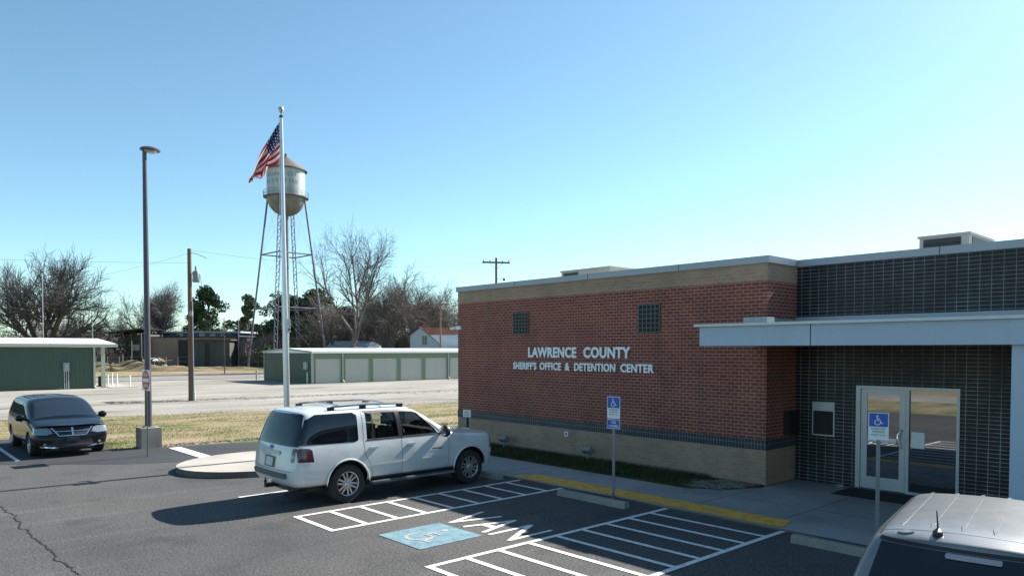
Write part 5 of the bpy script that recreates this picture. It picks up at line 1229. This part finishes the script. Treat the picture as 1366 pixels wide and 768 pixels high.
evergreen('pine', 3, 16.2, 4.6, 34, -65.9, 158, 'dark rounded evergreen above the board shed', (M_bark, M_leafd))
evergreen('loose', 8, 14.6, 3.0, 20, -57.2, 158, 'thin pale olive evergreen left of the tower leg', (M_barkl, M_leafo), trunk=.22)
evergreen('bushy', 15, 13.4, 4.6, 60, -44.5, 150, 'bushy dark olive evergreen behind the left side of the water tower', (M_bark, M_leafd), base=.04)
more('pine', -47.6, 150, 'dark evergreen behind the flagpole lower half', 'evergreen trees', (1, 1, .88), 2.0)
more('bushy', -39.6, 146, 'olive evergreen right of the flagpole behind the tower', 'evergreen trees', (1.1, 1.1, 1.08), 1.2)
more('bushy', -42.6, 140, 'low spreading evergreen behind the green end wall of the storage row', 'evergreen trees', (1.3, 1.3, .62), .4)
more('bushy', -37.4, 141, 'low dark evergreen behind the flat white roof corner', 'evergreen trees', (1.2, 1.2, .6), 3.3)
more('bushy', -49.4, 156, 'olive evergreen between the thin evergreen and the tower', 'evergreen trees', (.8, .8, .72), 4.0)
more('pine', -15.8, 152, 'small dark evergreen above the pale house roof', 'evergreen trees', (.62, .62, .66), .5)
more('bushy', -35.0, 150, 'dark evergreen at the right leg of the water tower', 'evergreen trees', (.95, .95, .86), 2.7)
more('pine', -60.8, 166, 'low dark evergreen between the two taller evergreens', 'evergreen trees', (.7, .7, .58), 3.5)
more('wide', -80, 96, 'bare tree cut by the left picture edge', GT, (1, 1, 1.15), 2.2)
for lat_, dep_, k, sc, rz, lb in ((-92, 124, 'round', (1, 1, 1.0), 1, 'dark bare tree low behind the left picture edge'), (-84.5, 140, 'vase', (1.3, 1.3, .9), 2, 'bare tree showing under the wide tree at its left'),
    (-78.5, 146, 'vase', (1.1, 1.1, .85), 4, 'bare tree between the wide tree and the reddish tree'), (-68.5, 165, 'vase', (1.0, 1.0, .8), .3, 'low bare tree left of the dark rounded evergreen'),
    (-31.8, 132, 'vase', (1.3, 1.3, 1.1), 3.0, 'bare tree behind the right leg of the water tower'), (-27.8, 140, 'round', (.9, .9, .95), .7, 'bare tree close left of the tallest tree'),
    (-17.0, 122, 'tall', (.95, .95, .95), 1.9, 'slender bare tree second right of the tallest tree'), (-23.0, 135, 'round', (1.1, 1.1, 1.2), 2.6, 'broad bare tree behind the tallest tree'),
    (-14.9, 124, 'vase', (1.25, 1.25, 1.2), .2, 'bare tree just left of the pale house'), (-12.6, 136, 'tall', (.95, .95, .84), 2.9, 'upright bare tree directly behind the house gable'),
    (-18.6, 142, 'round', (1.1, 1.1, 1.15), 5.1, 'bare tree behind the carport shed roof end'), (-9.6, 140, 'vase', (1.25, 1.25, 1.12), 4.4, 'bare tree behind the house pole'),
    (-12.0, 150, 'round', (.9, .9, .86), 3.7, 'far bare tree over the rust red roof'), (-35.6, 160, 'round', (.9, .9, .92), .9, 'far bare tree right of the tower riser'),
    (-54.0, 170, 'vase', (1, 1, .9), 1.7, 'far bare tree behind the thin olive evergreen'), (-6.0, 150, 'tall', (.8, .8, .66), 1.1, 'bare tree at the corner of the brick building')):
    more(k, lat_, dep_, lb, GT, sc, rz)
# the tangled wood edge far behind reads as one mass
def thicket(name, n, lat0, lat1, d0, d1, h0, h1, mat, seed, leaf):
    rnd = random.Random(seed); V = []; Fc = []
    for k in range(n):
        t = rnd.random(); la = lat0+(lat1-lat0)*t; de = rnd.uniform(d0, d1); hm = h0 + (h1-h0)*(.5+.25*math.sin(la*.31)+.25*math.sin(la*.83+1)); z = hm*rnd.random()**.8
        x, y = WL(la, de); i = len(V)
        if leaf: s = rnd.uniform(.12, .34); a = rnd.random()*6.283; V += [(x, y, z), (x+s*math.cos(a), y+s*math.sin(a), z+rnd.uniform(-s, s)), (x+rnd.uniform(-s, s), y+rnd.uniform(-s, s), z+s)]
        else:
            L = rnd.uniform(.6, 2.2); dx, dy = rnd.gauss(0, .35)*L, rnd.gauss(0, .35)*L; w_ = rnd.uniform(.012, .04); V += [(x-w_, y-w_, z), (x+w_, y+w_, z), (x+dx, y+dy, z+L)]
        Fc.append((i, i+1, i+2))
    o = rawmesh(name, V, Fc, mat); tag(o, 'tangled brown undergrowth along the far wood edge' if not leaf else 'dark olive scrub mass along the far wood edge', 'wood', kind='stuff')
thicket('far_wood', 42000, -150, 60, 150, 172, 3.5, 8.0, M_bark, 5, False)
thicket('far_wood', 60000, -150, 60, 158, 178, 3.0, 6.5, M_leafb, 6, True)
thicket('far_wood', 26000, -50, -6, 134, 150, 2.5, 6.0, M_leafb, 7, True)
thicket('far_wood', 16000, -50, -6, 132, 150, 3.5, 7.5, M_barkr, 8, False)
thicket('far_wood', 22000, -100, -74, 120, 145, 2.0, 5.5, M_leafb, 9, True)
thicket('far_wood', 9000, -47, -32, 130, 150, 1.5, 6.5, M_leafo, 10, True)
